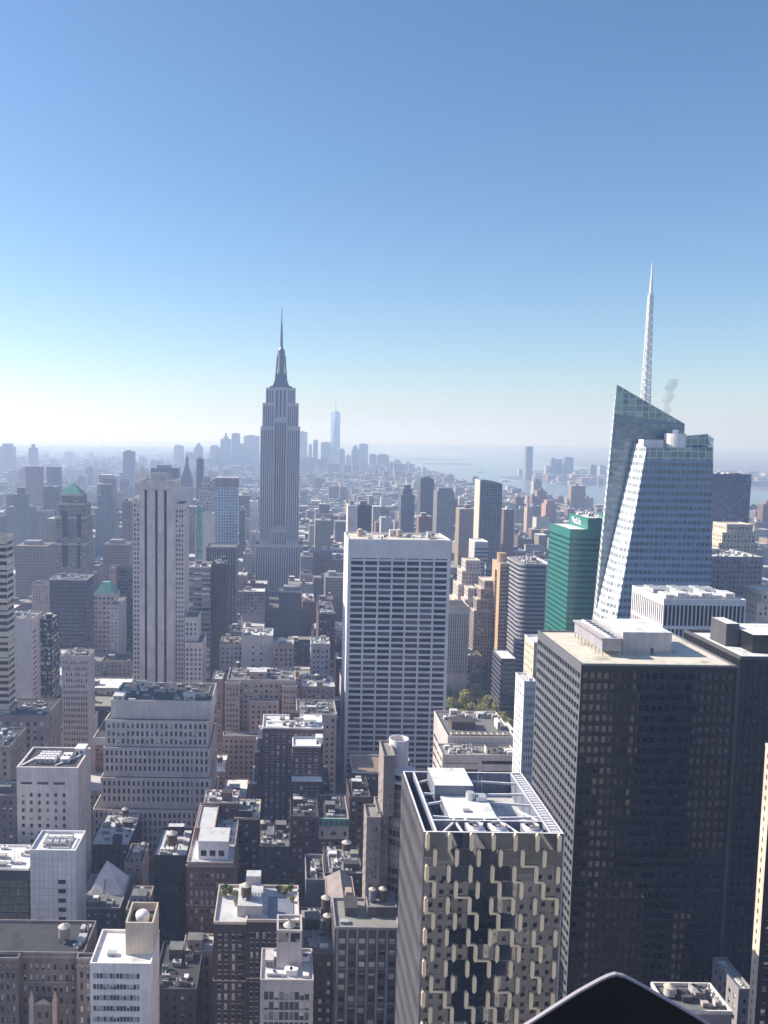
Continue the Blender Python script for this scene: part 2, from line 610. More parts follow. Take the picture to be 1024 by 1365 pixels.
    def clutter(s, x0, x1, y0, y1, z, seed, n=6, tank=0, big=1):
        r = random.Random(seed)
        x0, x1, y0, y1 = x0 + 1.2, x1 - 1.2, y0 + 1.2, y1 - 1.2
        used = []

        def spot(w, d):
            for _ in range(25):
                if x1 - x0 <= w or y1 - y0 <= d:
                    return None
                x, y = r.uniform(x0, x1 - w), r.uniform(y0, y1 - d)
                if all(x + w + .4 < a or x > b + .4 or y + d + .4 < c or y > e + .4 for a, b, c, e in used):
                    used.append((x, x + w, y, y + d))
                    return x, y
            return None
        for i in range(big):
            w, d, h = r.uniform(3.5, 7), r.uniform(3, 6), r.uniform(2.6, 4.5)
            p = spot(w, d)
            if p:
                s.bulkhead(p[0], p[1], z, w, d, h, roof=r.choice(['tar', 'silver', 'grey']))
        for i in range(tank):
            p = spot(4.6, 4.6)
            if p:
                s.tank(p[0] + 2.3, p[1] + 2.3, z, r.uniform(1.7, 2.2), r.uniform(3.2, 4.2), r.uniform(2, 3.5))
        for i in range(n):
            w, d, h = r.uniform(1.2, 4.5), r.uniform(1.2, 3), r.uniform(1, 2.4)
            p = spot(w, d)
            if p:
                s.unit(p[0], p[1], z, w, d, h, r.choice([0, 1, 2]) if w > 2 else 0, r.choice([MET, W['white'], W['grey'], W['concrete']]))
        for i in range(min(5, n)):
            p = spot(.7, .7)
            if p:
                v = MB()
                h = r.uniform(.8, 1.8)
                v.cyl(p[0] + .35, p[1] + .35, z, z + h, .22, .22, 10)
                v.cyl(p[0] + .35, p[1] + .35, z + h, z + h + .35, .38, .1, 10, bottom=True)
                v.build('vent_pipe', [MET], s.root)
        if n > 4:
            p = spot(.6, .6)
            if p:
                v = MB()
                v.cyl(p[0], p[1], z, z + r.uniform(3.5, 6), .07, .05, 6)
                v.beam((p[0] - .8, p[1], z + 3.2), (p[0] + .8, p[1], z + 3.2), .06)
                v.build('roof_antenna', [METD], s.root)
            p = spot(3, 2)
            if p:
                v = MB()
                v.frust(p[0], p[0] + 3, p[1], p[1] + 2, z + .01, p[0] + .4, p[0] + 2.6, p[1] + .9, p[1] + 1.1, z + .9)
                v.build('skylight', [G['teal']], s.root)
        b = MB()
        for i in range(3):
            a = Vector((r.uniform(x0, x1), r.uniform(y0, y1), z + .35))
            if r.random() < .5:
                e = Vector((r.uniform(x0, x1), a.y, z + .35))
            else:
                e = Vector((a.x, r.uniform(y0, y1), z + .35))
            if (e - a).length > 1:
                b.beam(a, e, .35, .35)
        if b.v:
            b.build('roof_duct', [MET], s.root)

    def finish(s):
        s.part(s.wall, 'wall', [s.wm, s.gm, s.tm, BLIND])
        if s.roof.v:
            s.part(s.roof, 'roof', [s.rm])
        if s.wins:
            org = Vector(ORG[s.root.name])
            rest = MB()
            s.wins.sort(key=lambda w: (-round(w[0][2], 1), (w[0][0] - 0) ** 2 + w[0][1] ** 2))
            fr = [w for w in s.wins if visible(w[0], w[3])]
            top = fr[:100]
            ids = set(map(id, top))
            for w in top:
                o = bpy.data.objects.new('window', quadmesh(w[1], w[2], s.gm, BR.choice((.3, .5, .8)) if s.blind and BR.random() < .34 else 0))
                COL.objects.link(o)
                o.parent = s.root
                o.location = Vector(w[0]) - org
                o.rotation_euler = (0, 0, w[3])
            for w in s.wins:
                if id(w) in ids:
                    continue
                c, sn = math.cos(w[3]), math.sin(w[3])
                rest.poly([(w[0][0] + c * t, w[0][1] + sn * t, w[0][2] + h) for t, h in
                           ((-w[1] / 2, -w[2] / 2), (w[1] / 2, -w[2] / 2), (w[1] / 2, w[2] / 2), (-w[1] / 2, w[2] / 2))])
            if rest.v:
                s.part(rest, 'window', [s.gm], kind='stuff')
        return s


RI = ROT.transposed()


def visible(p, ang=0):
    q = RI @ (Vector(p) - Vector((0, 0, CAMZ)))
    if q.z >= 0:
        return False
    x, y = PX + FOC * q.x / -q.z, PY - FOC * q.y / -q.z
    nx, ny = math.sin(ang), -math.cos(ang)
    facing = nx * p[0] + ny * p[1] < 0
    return facing and -2 < x < 1026 and -2 < y < 1367


def simple(name, label, px0, px1, py, Y, D, wall, sp=None, glass='dark', roof='tar', par=1.0, side=None, clut=None, obj=False, trim=None, z0=0, corn=0, cat='building', fin=True, tank=0, big=1):
    x0, x1, z = bx(px0, px1, py, Y)
    z -= par
    b = Bld(name, label, (x0 + x1) / 2, Y + D / 2, wall, glass, roof, trim, cat, None, obj)
    b.block(x0, x1, Y, Y + D, z0, z, sp, par=par, side=side, corn=corn)
    b.dim = (x0, x1, Y, Y + D, z)
    if clut:
        b.clutter(x0, x1, Y, Y + D, z, clut, max(3, int((x1 - x0) * D / 55)), tank, big)
    if fin:
        b.finish()
    return b
MAS = dict(bw=3.3, fh=3.7, ww=.42, wh=.52, dep=.3)          # masonry with punched windows
SMALL = dict(bw=3.0, fh=3.5, ww=.4, wh=.5, dep=.25)
BAND = dict(n=1, fh=3.8, ww=1, wh=.5, ml=.05, dep=.25)       # ribbon windows


def deep(b, n=1):
    return b


# ================================================================== faceted glass and stone tower in front
def zipper_tower():
    Y0, Y1 = 212.0, 252.0
    x0, x1, z = bx(565, 752, 1110, Y0)
    b = Bld('office_tower', 'faceted glass tower with staggered cream stone fins and a pale sunken roof of cooling fans', (x0 + x1) / 2, (Y0 + Y1) / 2, 'bluegrey', 'mirror', 'silver', 'concrete', 'tower', obj=True)
    FOOT.append((x0, x1, Y0, Y1))
    fh, pit = 4.35, (x1 - x0) / 6.4
    zr = z - 6.5                       # sunken roof deck
    core = b.wall
    core.box(x0, x1, Y0, Y1, 0, zr, 0, skip='T')
    b.roof.poly([(x0, Y0, zr), (x1, Y0, zr), (x1, Y1, zr), (x0, Y1, zr)])
    # rim walls of the sunken roof with a walkway trough along the left and right sides
    rim = MB()
    for a0, a1, c0, c1 in ((x0, x1, Y0, Y0 + .5), (x0, x1, Y1 - .5, Y1), (x0, x0 + .5, Y0 + .5, Y1 - .5), (x1 - .5, x1, Y0 + .5, Y1 - .5)):
        rim.box(a0, a1, c0, c1, zr, z, 0, top=1)
    for xa in (x0 + 3.0, x1 - 3.6):
        rim.box(xa, xa + .6, Y0 + .5, Y1 - .5, zr + .01, z - .1, 0, top=1)
    rim.box(x0 + 3.6, x1 - 3.6, Y0 + 7.0, Y0 + 7.5, zr + 3.2, z - .1, 0, top=1, bottom=True)
    b.part(rim, 'roof_rim', [W['bluegrey'], W['white']])
    wk = MB()
    wk.box(x1 - 2.95, x1 - .55, Y0 + .6, Y1 - .6, z - .7, z - .4, 0, bottom=True)
    for k in range(24):
        wk.box(x1 - 2.9, x1 - .6, Y0 + 1 + k * 1.6, Y0 + 1.5 + k * 1.6, z - .397, z - .2, 1)
    b.part(wk, 'walkway', [W['white'], MET])
    # fins: cream blades, each row shifted half a pitch
    rr = random.Random(5)
    rows = int((z - 10) / fh)
    fin = MB()
    prev = None
    for j in range(rows):
        zt = z - .1 - j * fh
        zb = zt - fh
        off = (.5 if j % 2 else .15) * pit
        xs = [x0 + off + pit * k for k in range(7) if x0 + off + pit * k < x1 - .3]
        for k, fx in enumerate(xs):
            w = .68
            d = .75
            i = len(fin.v)
            # blade: pointed at both ends, hexagonal outline, ridge in the middle
            pts = [(fx - w * .45, zb + .25), (fx, zb - .35), (fx + w * .95, zb + .25), (fx + w, zt - .35), (fx + .1, zt + .25), (fx - w * .45, zt - .35)]
            fr = [(px_, Y0 - d, pz_) for px_, pz_ in pts]
            bk = [(px_, Y0 - .012, pz_) for px_, pz_ in pts]
            fin.poly(fr)
            for q in range(6):
                e = (q + 1) % 6
                fin.poly([bk[q], bk[e], fr[e], fr[q]])
            if zb > 75 and rr.random() < .3 and j < rows - 1:
                noff = (.15 if j % 2 else .5) * pit
                nx = x0 + noff + pit * (k if j % 2 == 0 else k + 1)
                lo, hi = sorted((fx, nx))
                if hi < x1:
                    fin.box(lo, hi, Y0 - .55, Y0 - .014, zb - .25, zb + .2, bottom=True)
        # glass between the blades: each light is tilted a little on its own
        edges = [x0 + .15] + xs + [x1 - .15]
        for a, c in zip(edges, edges[1:]):
            if c - a > .6:
                b.wins.append((((a + c) / 2 + .05, Y0 - .06, (zb + zt) / 2), c - a - .2, fh - .16, 0))
        core.box(x0, x1, Y0 - .04, Y0 - .004, zb - .07, zb + .07, 1, bottom=True)
    b.part(fin, 'fin', [FINMAT], kind='stuff')
    # left wall: shallow folded pleats
    pl = MB()
    n, m = 22, rows
    dy = (Y1 - Y0) / n
    for j in range(m):
        for k in range(n):
            zt = z - .1 - j * fh
            ya = Y0 + k * dy
            s_ = .5 if (j % 2) else 0
            yb = ya + dy * (.25 + s_)
            pl.poly([(x0 - .02, ya + dy, zt - fh), (x0 - .45, yb, zt - fh), (x0 - .45, ya + dy * (.75 - s_), zt), (x0 - .02, ya + dy, zt)], 0)
            pl.poly([(x0 - .45, yb, zt - fh), (x0 - .02, ya, zt - fh), (x0 - .02, ya, zt), (x0 - .45, ya + dy * (.75 - s_), zt)], 1)
    b.part(pl, 'pleated_cladding', [W['concrete'], W['darkgrey']])
    rw = MB()
    for k in range(30):
        rw.box(x1 + .004, x1 + .3, Y0 + .2 + k * 1.33, Y0 + .6 + k * 1.33, 5, z - .2, 0)
    b.part(rw, 'side_mullion', [MET], kind='stuff')
    # white roofed penthouse, two levels
    pa, pc, pz = bx(600, 662, 1088, Y0 + 9)
    pent = MB()
    pent.box(pa, pc + .5, Y0 + 9.5, Y0 + 24, zr + .003, z - .6, 0, top=1)
    pent.box(pa - 1.5, pc - 3, Y0 + 24, Y0 + 37, zr + .003, z + 2.4, 0, top=1)
    pent.box(pa + 4.5, pa + 6.5, Y0 + 13, Y0 + 14.5, z - .597, z - .1, 2)
    b.part(pent, 'penthouse', [W['bluegrey'], R['white'], W['grey']])
    tk = MB()
    tk.cyl(pc - 4.5, Y0 + 21.5, z - .595, z + 1.6, 1.2, 1.2, 16, 0)
    b.part(tk, 'roof_tank', [MET])
    tk = MB()
    tk.box(pc - 3, pc, Y0 + 20, Y0 + 23, z - .595, z + .7, 0)
    b.part(tk, 'roof_machine', [MET])
    tk = MB()
    tk.beam((pc - 1, Y0 + 27, z - 3), (pc - 1, Y0 + 27, z + 4.5), .12)
    b.part(tk, 'roof_antenna', [MET])
    tk = MB()
    tk.beam((pc + .6, Y0 + 29, z - 3), (pc + .6, Y0 + 29, z + 3.2), .12)
    b.part(tk, 'roof_antenna', [MET])
    for k in range(4):                 # pale steel beams bracing the penthouse to the rim
        y = Y0 + 11 + k * 7.5
        for xa, xb in ((x0 + 3.6, pa - (1.5 if k > 1 else 0)), (x1 - 3.6, pc + (.5 if k < 2 else -3))):
            m_ = MB()
            m_.beam((xa, y, z - .9), (xb, y + (2.5 if k % 2 else 0), z - 1.2), .45, .6)
            b.part(m_, 'steel_beam', [W['white']])
    for xa, ya, xb, yb in ((x0 + 5, Y0 + 1, x0 + 9, Y0 + 7), (x0 + 10.5, Y0 + 1, pa + 1, Y0 + 9.4), (pa + 4, Y0 + 9.4, pa + 8, Y0 + 1), (pc - 3, Y0 + 9.4, pc - 7, Y0 + 1), (pc + .5, Y0 + 9.4, pc + 4, Y0 + 1), (x1 - 4, Y0 + 9, x1 - 8, Y0 + 15)):
        m_ = MB()
        m_.beam((xa, ya, z - .8), (xb, yb, z - .8), .4, .6)
        b.part(m_, 'steel_beam', [W['white']])
    for c0 in (634, 664.5, 709):
        cx = at(c0, 1100, Y0 + 3.6).x
        f = MB()
        f.box(cx - 2.3, cx + 2.3, Y0 + 1.4, Y0 + 6.2, zr + .003, z - .3, 0, top=1)
        f.cyl(cx, Y0 + 3.8, z - .297, z + .5, 1.95, 1.95, 24, 1, cap=False)
        f.cyl(cx, Y0 + 3.8, z - .29, z + .5, 1.75, 1.75, 24, 1, cap=False)
        fo = b.part(f, 'cooling_fan', [W['bluegrey'], W['white']])
        bl = MB()
        bl.cyl(cx, Y0 + 3.8, z - .25, z + .25, .4, .4, 12, 1)
        for k in range(6):
            a = k * math.pi / 3 + .3
            u, v = math.cos(a), math.sin(a)
            bl.poly([(cx + .4 * u - .15 * v, Y0 + 3.8 + .4 * v + .15 * u, z - .05), (cx + 1.7 * u - .5 * v, Y0 + 3.8 + 1.7 * v + .5 * u, z - .15),
                     (cx + 1.7 * u + .5 * v, Y0 + 3.8 + 1.7 * v - .5 * u, z + .15), (cx + .4 * u + .15 * v, Y0 + 3.8 + .4 * v - .15 * u, z + .15)], 0)
        bl.build('fan_blade', [METD, MET], fo)
    b.finish()


zipper_tower()


# ================================================================== black slab tower
def black_tower():
    Y0, D = 272.0, 48.0
    x0, x1, z = bx(775, 983, 886, Y0)
    z -= .6
    b = Bld('black_tower', 'black slab office tower with a square window grid and flat sand coloured roof', (x0 + x1) / 2, Y0 + D / 2, BRONZE, 'navy', 'sand', METLIT, 'tower', obj=True)
    fr = dict(bw=2.3, fh=3.58, ww=.72, wh=.6, dep=.28, ml=.5, zt=1.6, rib=None)
    b.block(x0, x1, Y0, Y0 + D, 0, z, fr, par=.6, pt=.5, side=dict(fr, bw=2.6, zt=2, ww=.8, wh=.55, wmi=2))  # side walls take the paler metal that has the sun painted in
    ox0, ox1, oz = bx(828, 893, 868, Y0 + 17)
    p = MB()
    p.box(ox0, ox1, Y0 + 16, Y0 + 38, z + .003, z + 7.6, 0, top=1)
    p.box(ox0 + 9.8, ox0 + 10.8, Y0 + 15.94, Y0 + 15.997, z + .1, z + 2.2, 2)
    b.part(p, 'penthouse', [W['concrete'], R['white'], METD])
    ct = MB()                          # long cooling plant on legs
    cx = ox0 - 8.5
    ct.box(cx, cx + 6.5, Y0 + 12, Y0 + 40, z + 2, z + 5.2, 0, bottom=True)
    ct.frust(cx, cx + 6.5, Y0 + 12, Y0 + 40, z + 5.2, cx - .8, cx + 7.3, Y0 + 11.4, Y0 + 40.6, z + 6.4, 0, 1)
    for k in range(9):
        for xx in (cx + .1, cx + 6.1):
            ct.box(xx, xx + .3, Y0 + 12.2 + k * 3.4, Y0 + 12.5 + k * 3.4, z + .003, z + 1.997, 1)
    b.part(ct, 'cooling_plant', [W['grey'], W['concrete']])
    for k in range(8):
        f = MB()
        f.cyl(cx + 3.2, Y0 + 14 + k * 3.4, z + 6.403, z + 7.2, 1.4, 1.2, 14, 0, top=1)
        b.part(f, 'fan_stack', [W['white'], METD])
    # pale stone edge strip on the right corner with small square vents
    st = MB()
    st.box(x1 + .003, x1 + .9, Y0 - .35, Y0 + 1.2, 60, z - .3, 0)
    for k in range(int((z - 62) / 2)):
        st.box(x1 + .15, x1 + .7, Y0 - .42, Y0 - .353, 61 + k * 2, 61.9 + k * 2, 1, bottom=True)
    b.part(st, 'corner_strip', [W['darkgrey'], METD])
    b.finish()


black_tower()


def dark_right():
    Y0, D = 305.0, 44.0
    x0, x1, z = bx(987, 1090, 880, Y0)
    b = Bld('dark_tower', 'near black tower with white roof terrace behind the right side of the black slab tower', (x0 + x1) / 2, Y0 + D / 2, BRONZE, 'navy', 'white', 'darkgrey', 'tower')
    b.block(x0, x1, Y0, Y0 + D, 0, z, dict(bw=2.4, fh=3.7, ww=.66, wh=.6, zt=3, dep=.2, rib=(.15, .2)), par=1.2, pt=.6)
    u0, u1, uz = bx(1000, 1080, 852, Y0 + 12)
    p = MB()
    p.box(u0, u1, Y0 + 10, Y0 + 30, z + .003, z + 7, 0, top=1)
    p.box(u0 - 5, u0 - .003, Y0 + 20, Y0 + 32, z + .003, z + 9, 2, top=1)
    b.part(p, 'penthouse', [BRONZE, R['white'], W['darkgrey']])
    b.finish()
    # low white roofed podium building at the foot
    simple('podium_building', 'low building with a pale flat roof at the foot of the black slab tower', 958, 1003, 1262, 310, 26, 'concrete', dict(SMALL), 'dark', 'grey', .6)
    # slim cream building at the frame edge
    x0, _, z = bx(1024.5, 1030, 1000, 226)
    x0 = at(1022, 1119, 226).x
    b = Bld('cream_tower', 'slim cream stone building with one column of dark windows at the right frame edge', x0 + 8, 230, 'black', 'dark', 'tar', 'cream', 'tower')
    b.block(x0, x0 + 22, 226, 229.4, 0, z, dict(bw=3, fh=3.5, ww=.5, wh=.5, zt=1), par=.8, side=dict(n=1, fh=3.0, ww=.42, wh=.5, ml=1.2, mr=.7, zt=1, dep=.4, wmi=2))
    b.finish()
    x0, x1, z = bx(893, 976, 1352, 235)
    b = Bld('white_roof_building', 'low grey building with cluttered white roof below the black slab tower', (x0 + x1) / 2, 242, 'grey', 'dark', 'grey', 'white')
    b.block(x0, x1, 235, 248, 0, z, dict(SMALL, zt=2), par=1.1)
    b.tank(x0 + 3.4, 243, z, 1.7, 2.6, .5, W['white'])
    b.unit(x0 + 6, 240, z, 3.4, 4, 1.8, 2, W['darkgrey'])
    b.unit(x0 + 10.5, 243, z, 2.4, 3, 2.2, 1)
    b.clutter(x0 + 9, x1, 236, 248, z, 4, 5, 0, 0)
    b.finish()
    b = simple('tan_wing', 'small grey roof wing beside the slim cream building at lower right', 985, 1003, 1318, 250, 16, 'grey', dict(SMALL), 'dark', 'white', 1.0, clut=8)


dark_right()


# ================================================================== round fronted tower behind the glass tower
def round_tower():
    Y0 = 300.0
    xl, xr, z = bx(512, 543, 1022, Y0)
    cx, rad = (xl + xr) / 2 + 3.2, (xr - xl) / 2 + 1.6
    cy = Y0 + rad
    b = Bld('round_tower', 'curved banded glass tower with round white tank crown left of the faceted glass tower', cx, cy, 'stone', 'teal', 'gravel', 'stone', 'tower')
    FOOT.append((xl - 8, xr + 6, Y0, Y0 + 2 * rad + 4))
    n, fh = 28, 3.6
    zt = z - 9
    m = b.wall
    k = 0
    zc = zt
    while zc > 20:
        m.cyl(cx, cy, zc - fh * .36, zc, rad, rad, n, 0, cap=True, bottom=True)
        m.cyl(cx, cy, zc - fh, zc - fh * .36, rad - .35, rad - .35, n, 1, cap=False)
        zc -= fh
    for a in range(n):
        t = 2 * math.pi * a / n
        m.beam((cx + (rad - .2) * math.cos(t), cy + (rad - .2) * math.sin(t), 20), (cx + (rad - .2) * math.cos(t), cy + (rad - .2) * math.sin(t), zt), .18, mi=2)
    b.roof.poly([(cx + (rad - .1) * math.cos(2 * math.pi * a / n), cy + (rad - .1) * math.sin(2 * math.pi * a / n), zt + .05) for a in range(n)])
    cr = MB()                          # stepped curved crown
    for i, (r_, z0, z1) in enumerate(((rad * .95, zt + .06, zt + 2.6), (rad * .86, zt + 2.6, zt + 5.2))):
        cr.cyl(cx + i * .4, cy + i, z0, z1 - .6, r_ - .4, r_ - .4, n, 1, cap=False)
        cr.cyl(cx + i * .4, cy + i, z1 - .6, z1, r_, r_, n, 0, bottom=True)
    b.part(cr, 'crown', [W['white'], METD])
    ty = cy + 6
    tx0, tx1, tz = bx(519, 545, 984, ty)
    tc, tr = (tx0 + tx1) / 2, (tx1 - tx0) / 2
    tb = at(530, 1005, ty).z - 2
    t = MB()
    t.cyl(tc, ty, zt, tz, tr, tr, 32, 0, cap=False)
    t.cyl(tc, ty, tz - 3.0, tz, tr - .35, tr - .35, 32, 0, cap=False)
    i = len(t.v)
    for q in range(32):
        a, e = 2 * math.pi * q / 32, 2 * math.pi * (q + 1) / 32
        t.poly([(tc + (tr - .35) * math.cos(a), ty + (tr - .35) * math.sin(a), tz), (tc + tr * math.cos(a), ty + tr * math.sin(a), tz),
                (tc + tr * math.cos(e), ty + tr * math.sin(e), tz), (tc + (tr - .35) * math.cos(e), ty + (tr - .35) * math.sin(e), tz)], 0)
    t.cyl(tc, ty, tz - 3.1, tz - 1.6, tr - .4, .4, 32, 1, cap=False)
    b.part(t, 'roof_tank', [W['white'], R['terracotta']])
    # pale stone wing on the left with one bright edge
    wx0, wx1, wz = bx(489, 508, 1092, Y0 - 3)
    b.block(wx0, wx1, Y0 - 3, Y0 + 8, 0, wz, dict(n=2, fh=3.6, ww=.34, wh=.45, zt=2, ml=.5), par=.8)
    wx2, wx3, wz2 = bx(512, 527, 1010, Y0 - 1.5)
    b.block(wx2, wx3, Y0 - 1.5, Y0 + 14, wz2 - 22, wz2, dict(n=2, fh=3.6, ww=.3, wh=.3, zt=9, ml=.5), par=.8)
    b.block(wx2 - 1.6, wx2 + 2.6, Y0 + 1, Y0 + 14, 0, wz2 - 22.01, dict(n=2, fh=3.6, ww=.3, wh=.45, zt=2, ml=.5), par=.6)
    b.finish()


round_tower()


# ================================================================== lower left: buildings close below
def gothic():
    Y0 = 288.0
    xl, xr, z = bx(-70, 112, 1272, Y0)
    b = Bld('gothic_building', 'brown stone Gothic building with arched attic and pinnacles at lower left corner', (xl + xr) / 2, Y0 + 10, 'gothic', 'mixed', 'tar', 'stone', obj=True)
    sp = dict(bw=4.2, fh=4.3, ww=.5, wh=.55, pair=.28, dep=.5, zt=2.4, belt=2, lint=True)
    sp['ww'] = .44
    b.block(xl, xr, Y0, Y0 + 20, 0, z, sp, par=1.0, corn=.4)
    for p0, p1 in ((-4, 24), (102, 124)):
        a, c, z2 = bx(p0, p1, 1280, Y0 - 3)
        b.block(a, c, Y0 - 3, Y0 - .02, 0, z2, dict(n=3 if p0 < 0 else 2, fh=4.3, ww=.42, wh=.55, zt=3.4, dep=.4, ml=.6), par=.9, roof=True)
        m = MB()
        for i in range(3):             # arched hood over the top windows
            cx = a + (c - a) * (i + .5) / 3
            for k in range(8):
                t0, t1 = math.pi * k / 8, math.pi * (k + 1) / 8
                m.beam((cx + .9 * math.cos(t0), Y0 - 3.1, z2 - 2.6 + .9 * math.sin(t0)), (cx + .9 * math.cos(t1), Y0 - 3.1, z2 - 2.6 + .9 * math.sin(t1)), .28)
        b.part(m, 'window_arch', [W['tan']])
    a, c, z3 = bx(42, 73, 1340, Y0 - 5)
    b.block(a + .8, c - .8, Y0 - 5, Y0 - .02, 0, z3, dict(n=2, fh=4.3, ww=.5, wh=.5, zt=1.5), par=.5)
    m = MB()
    m.poly([(a + 1, Y0 - 5.1, z3 + .5), (c - 1, Y0 - 5.1, z3 + .5), ((a + c) / 2, Y0 - 5.1, z3 + 2.2)])
    m.poly([(c - 1, Y0 - 4.5, z3 + .5), (a + 1, Y0 - 4.5, z3 + .5), ((a + c) / 2, Y0 - 4.5, z3 + 2.2)])
    m.poly([(a + 1, Y0 - 5.1, z3 + .5), ((a + c) / 2, Y0 - 5.1, z3 + 2.2), ((a + c) / 2, Y0 - 4.5, z3 + 2.2), (a + 1, Y0 - 4.5, z3 + .5)])
    m.poly([((a + c) / 2, Y0 - 5.1, z3 + 2.2), (c - 1, Y0 - 5.1, z3 + .5), (c - 1, Y0 - 4.5, z3 + .5), ((a + c) / 2, Y0 - 4.5, z3 + 2.2)])
    b.part(m, 'gable', [W['tan']])
    for x in (a, c):
        m = MB()
        m.box(x - .7, x + .7, Y0 - 5.6, Y0 - 4.2, 0, z3 + 1.5, 0)
        m.frust(x - .85, x + .85, Y0 - 5.75, Y0 - 4.05, z3 + 1.5, x - .1, x + .1, Y0 - 5, Y0 - 4.8, z3 + 5.4, 0)
        b.part(m, 'pinnacle', [W['tan']])
    b.tank(at(86, 1262, Y0 + 8).x, Y0 + 8, z, 2.1, 4.2, 1.6, W['stone'])
    b.clutter(at(90, 1262, Y0).x, xr, Y0 + 1, Y0 + 19, z, 31, 9, 0, 0)
    b.finish()


gothic()


def white_banded():
    Y0 = 262.0
    xl, xr, z = bx(120, 201, 1284, Y0)
    z -= 1.0
    D = 19
    b = Bld('white_office_building', 'white banded office building with a tan stair tower holding a white dome tank', (xl + xr) / 2, Y0 + D / 2, 'white', 'teal', 'white', 'white', obj=True)
    b.block(xl, xr, Y0, Y0 + D, 0, z, dict(n=14, fh=3.75, ww=.9, wh=.5, ml=.9, mr=3.6, zt=1.6, dep=.35), par=1.0, pt=.4, side=dict(plain=True))
    px0, px1, pz = bx(168, 205, 1232, Y0 + 7)
    zb = z + .003
    m = MB()
    y0, y1 = Y0 + 6, Y0 + D - .45
    zt = at(190, 1230, y0).z
    m.box(px0, px1, y0, y1, zb, zt - 3, 0, top=1)
    for a, c, e, f in ((px0, px1, y0, y0 + .5), (px0, px1, y1 - .5, y1), (px0, px0 + .5, y0 + .5, y1 - .5), (px1 - .5, px1, y0 + .5, y1 - .5)):
        m.box(a, c, e, f, zt - 2.998, zt, 0)
    t = b.part(m, 'stair_tower', [W['cream'], R['tar']])
    d = MB()
    d.cyl((px0 + px1) / 2, (y0 + y1) / 2, zt - 2.99, zt - .8, 2.3, 2.3, 24, 0, cap=False)
    d.dome((px0 + px1) / 2, (y0 + y1) / 2, zt - .8, 2.35, 1.5, 24, 6, 0)
    d.build('dome_tank', [W['white']], t)
    b.unit(px0 - 6, Y0 + 5, z, 3, 2, 1.2, 0)
    b.finish()


white_banded()


def white_slab():
    Y0, D = 345.0, 18.0
    xl, xr, z = bx(40, 101, 1133, Y0)
    z -= 1
    b = Bld('white_slab_tower', 'blank white panelled tower with one column of wide dark windows', (xl + xr) / 2, Y0 + D / 2, 'white', 'dark', 'white', 'white', 'tower', obj=True)
    b.block(xl, xr, Y0, Y0 + D, 0, z, None, par=1.0)
    m = MB()                           # panel joints across the front
    for k in range(1, 10):
        x = xl + (xr - xl) * k / 10
        m.box(x - .05, x + .05, Y0 - .03, Y0 - .003, 5, z, 0)
    for k in range(1, 24):
        zz_ = z - k * 3.2
        m.box(xl, xr, Y0 - .036, Y0 - .004, zz_ - .04, zz_ + .04, 0, bottom=True)
    b.part(m, 'panel_joint', [W['grey']], kind='stuff')
    x1, x2, _ = bx(78, 88, 1200, Y0)
    x3, x4, _ = bx(50, 60, 1230, Y0)
    for k in range(10):
        zc = at(80, 1175.5 + 12.4 * k, Y0).z
        b.wins.append((((x1 + x2) / 2, Y0 - .05, zc), x2 - x1, 1.9, 0))
        if k > 3:
            b.wins.append((((x3 + x4) / 2, Y0 - .05, zc), x4 - x3, 1.9, 0))
    fr = MB()
    a, c = xl + 4.5, xr - 4
    for k in range(2):
        zf = z + .5 + k * 1.3
        fr.beam((a, Y0 + 4, zf), (c, Y0 + 4, zf), .4)
        fr.beam((a, Y0 + 13, zf), (c, Y0 + 13, zf), .4)
        fr.beam((a, Y0 + 4, zf), (a, Y0 + 13, zf), .4)
        fr.beam((c, Y0 + 4, zf), (c, Y0 + 13, zf), .4)
    b.part(fr, 'roof_frame', [W['grey']])
    for k in range(3):
        b.unit(a + 1 + k * 2.9, Y0 + 5.5, z, 2.2, 5.5, 1.9, 2)
    b.finish()


white_slab()

simple('dark_glass_building', 'dark glass building with a white roof left of the white panelled tower', -60, 38, 1157, 365, 22, 'black', dict(n=26, fh=3.9, ww=.86, wh=.8, dep=.1, zt=4.2, ml=.4), 'mirror', 'white', 1.0, clut=12, trim='white')


def pyramid_building():
    Y0, D = 372.0, 30.0
    xl, xr, z = bx(103, 160, 1212, Y0)
    b = Bld('pyramid_building', 'low dark roofed building carrying a white pyramid', (xl + xr) / 2, Y0 + D / 2, 'darkgrey', 'mixed', 'grey', 'grey')
    b.block(xl, xr, Y0, Y0 + D, 0, z, dict(SMALL), par=.8)
    y = Y0 + 15
    a, c, zb = bx(121, 166, 1196, y)
    ap = at(143, 1147, y + 5)
    m = MB()
    P = [(a, y - 3, z + .01), (c, y - 3, z + .01), (c, y + 14, z + .01), (a, y + 14, z + .01)]
    A = (ap.x, y + 5, ap.z)
    for i in range(4):
        m.poly([P[i], P[(i + 1) % 4], A])
    py = b.part(m, 'pyramid', [W['white']])
    s = MB()
    s.poly([(ap.x - .5, y - 3.3, z + .5), (ap.x + .7, y - 3.3, z + .5), (ap.x + .15, y + 3.2, ap.z - 3.5), (ap.x - .05, y + 3.2, ap.z - 3.5)])
    s.build('ridge_strip', [W['grey']], py)
    b.bulkhead(xl + 2, Y0 + 2, z, (xr - xl) * .55, 6, 2.4, W['bluegrey'], 'grey')
    b.unit(xr - 7, Y0 + 2, z, 3, 3, 2, 1, W['white'])
    b.unit(xl + 7, Y0 + 1.2, z + 2.5, 2.4, 2, 2.4, 0, W['white'])
    b.finish()


pyramid_building()

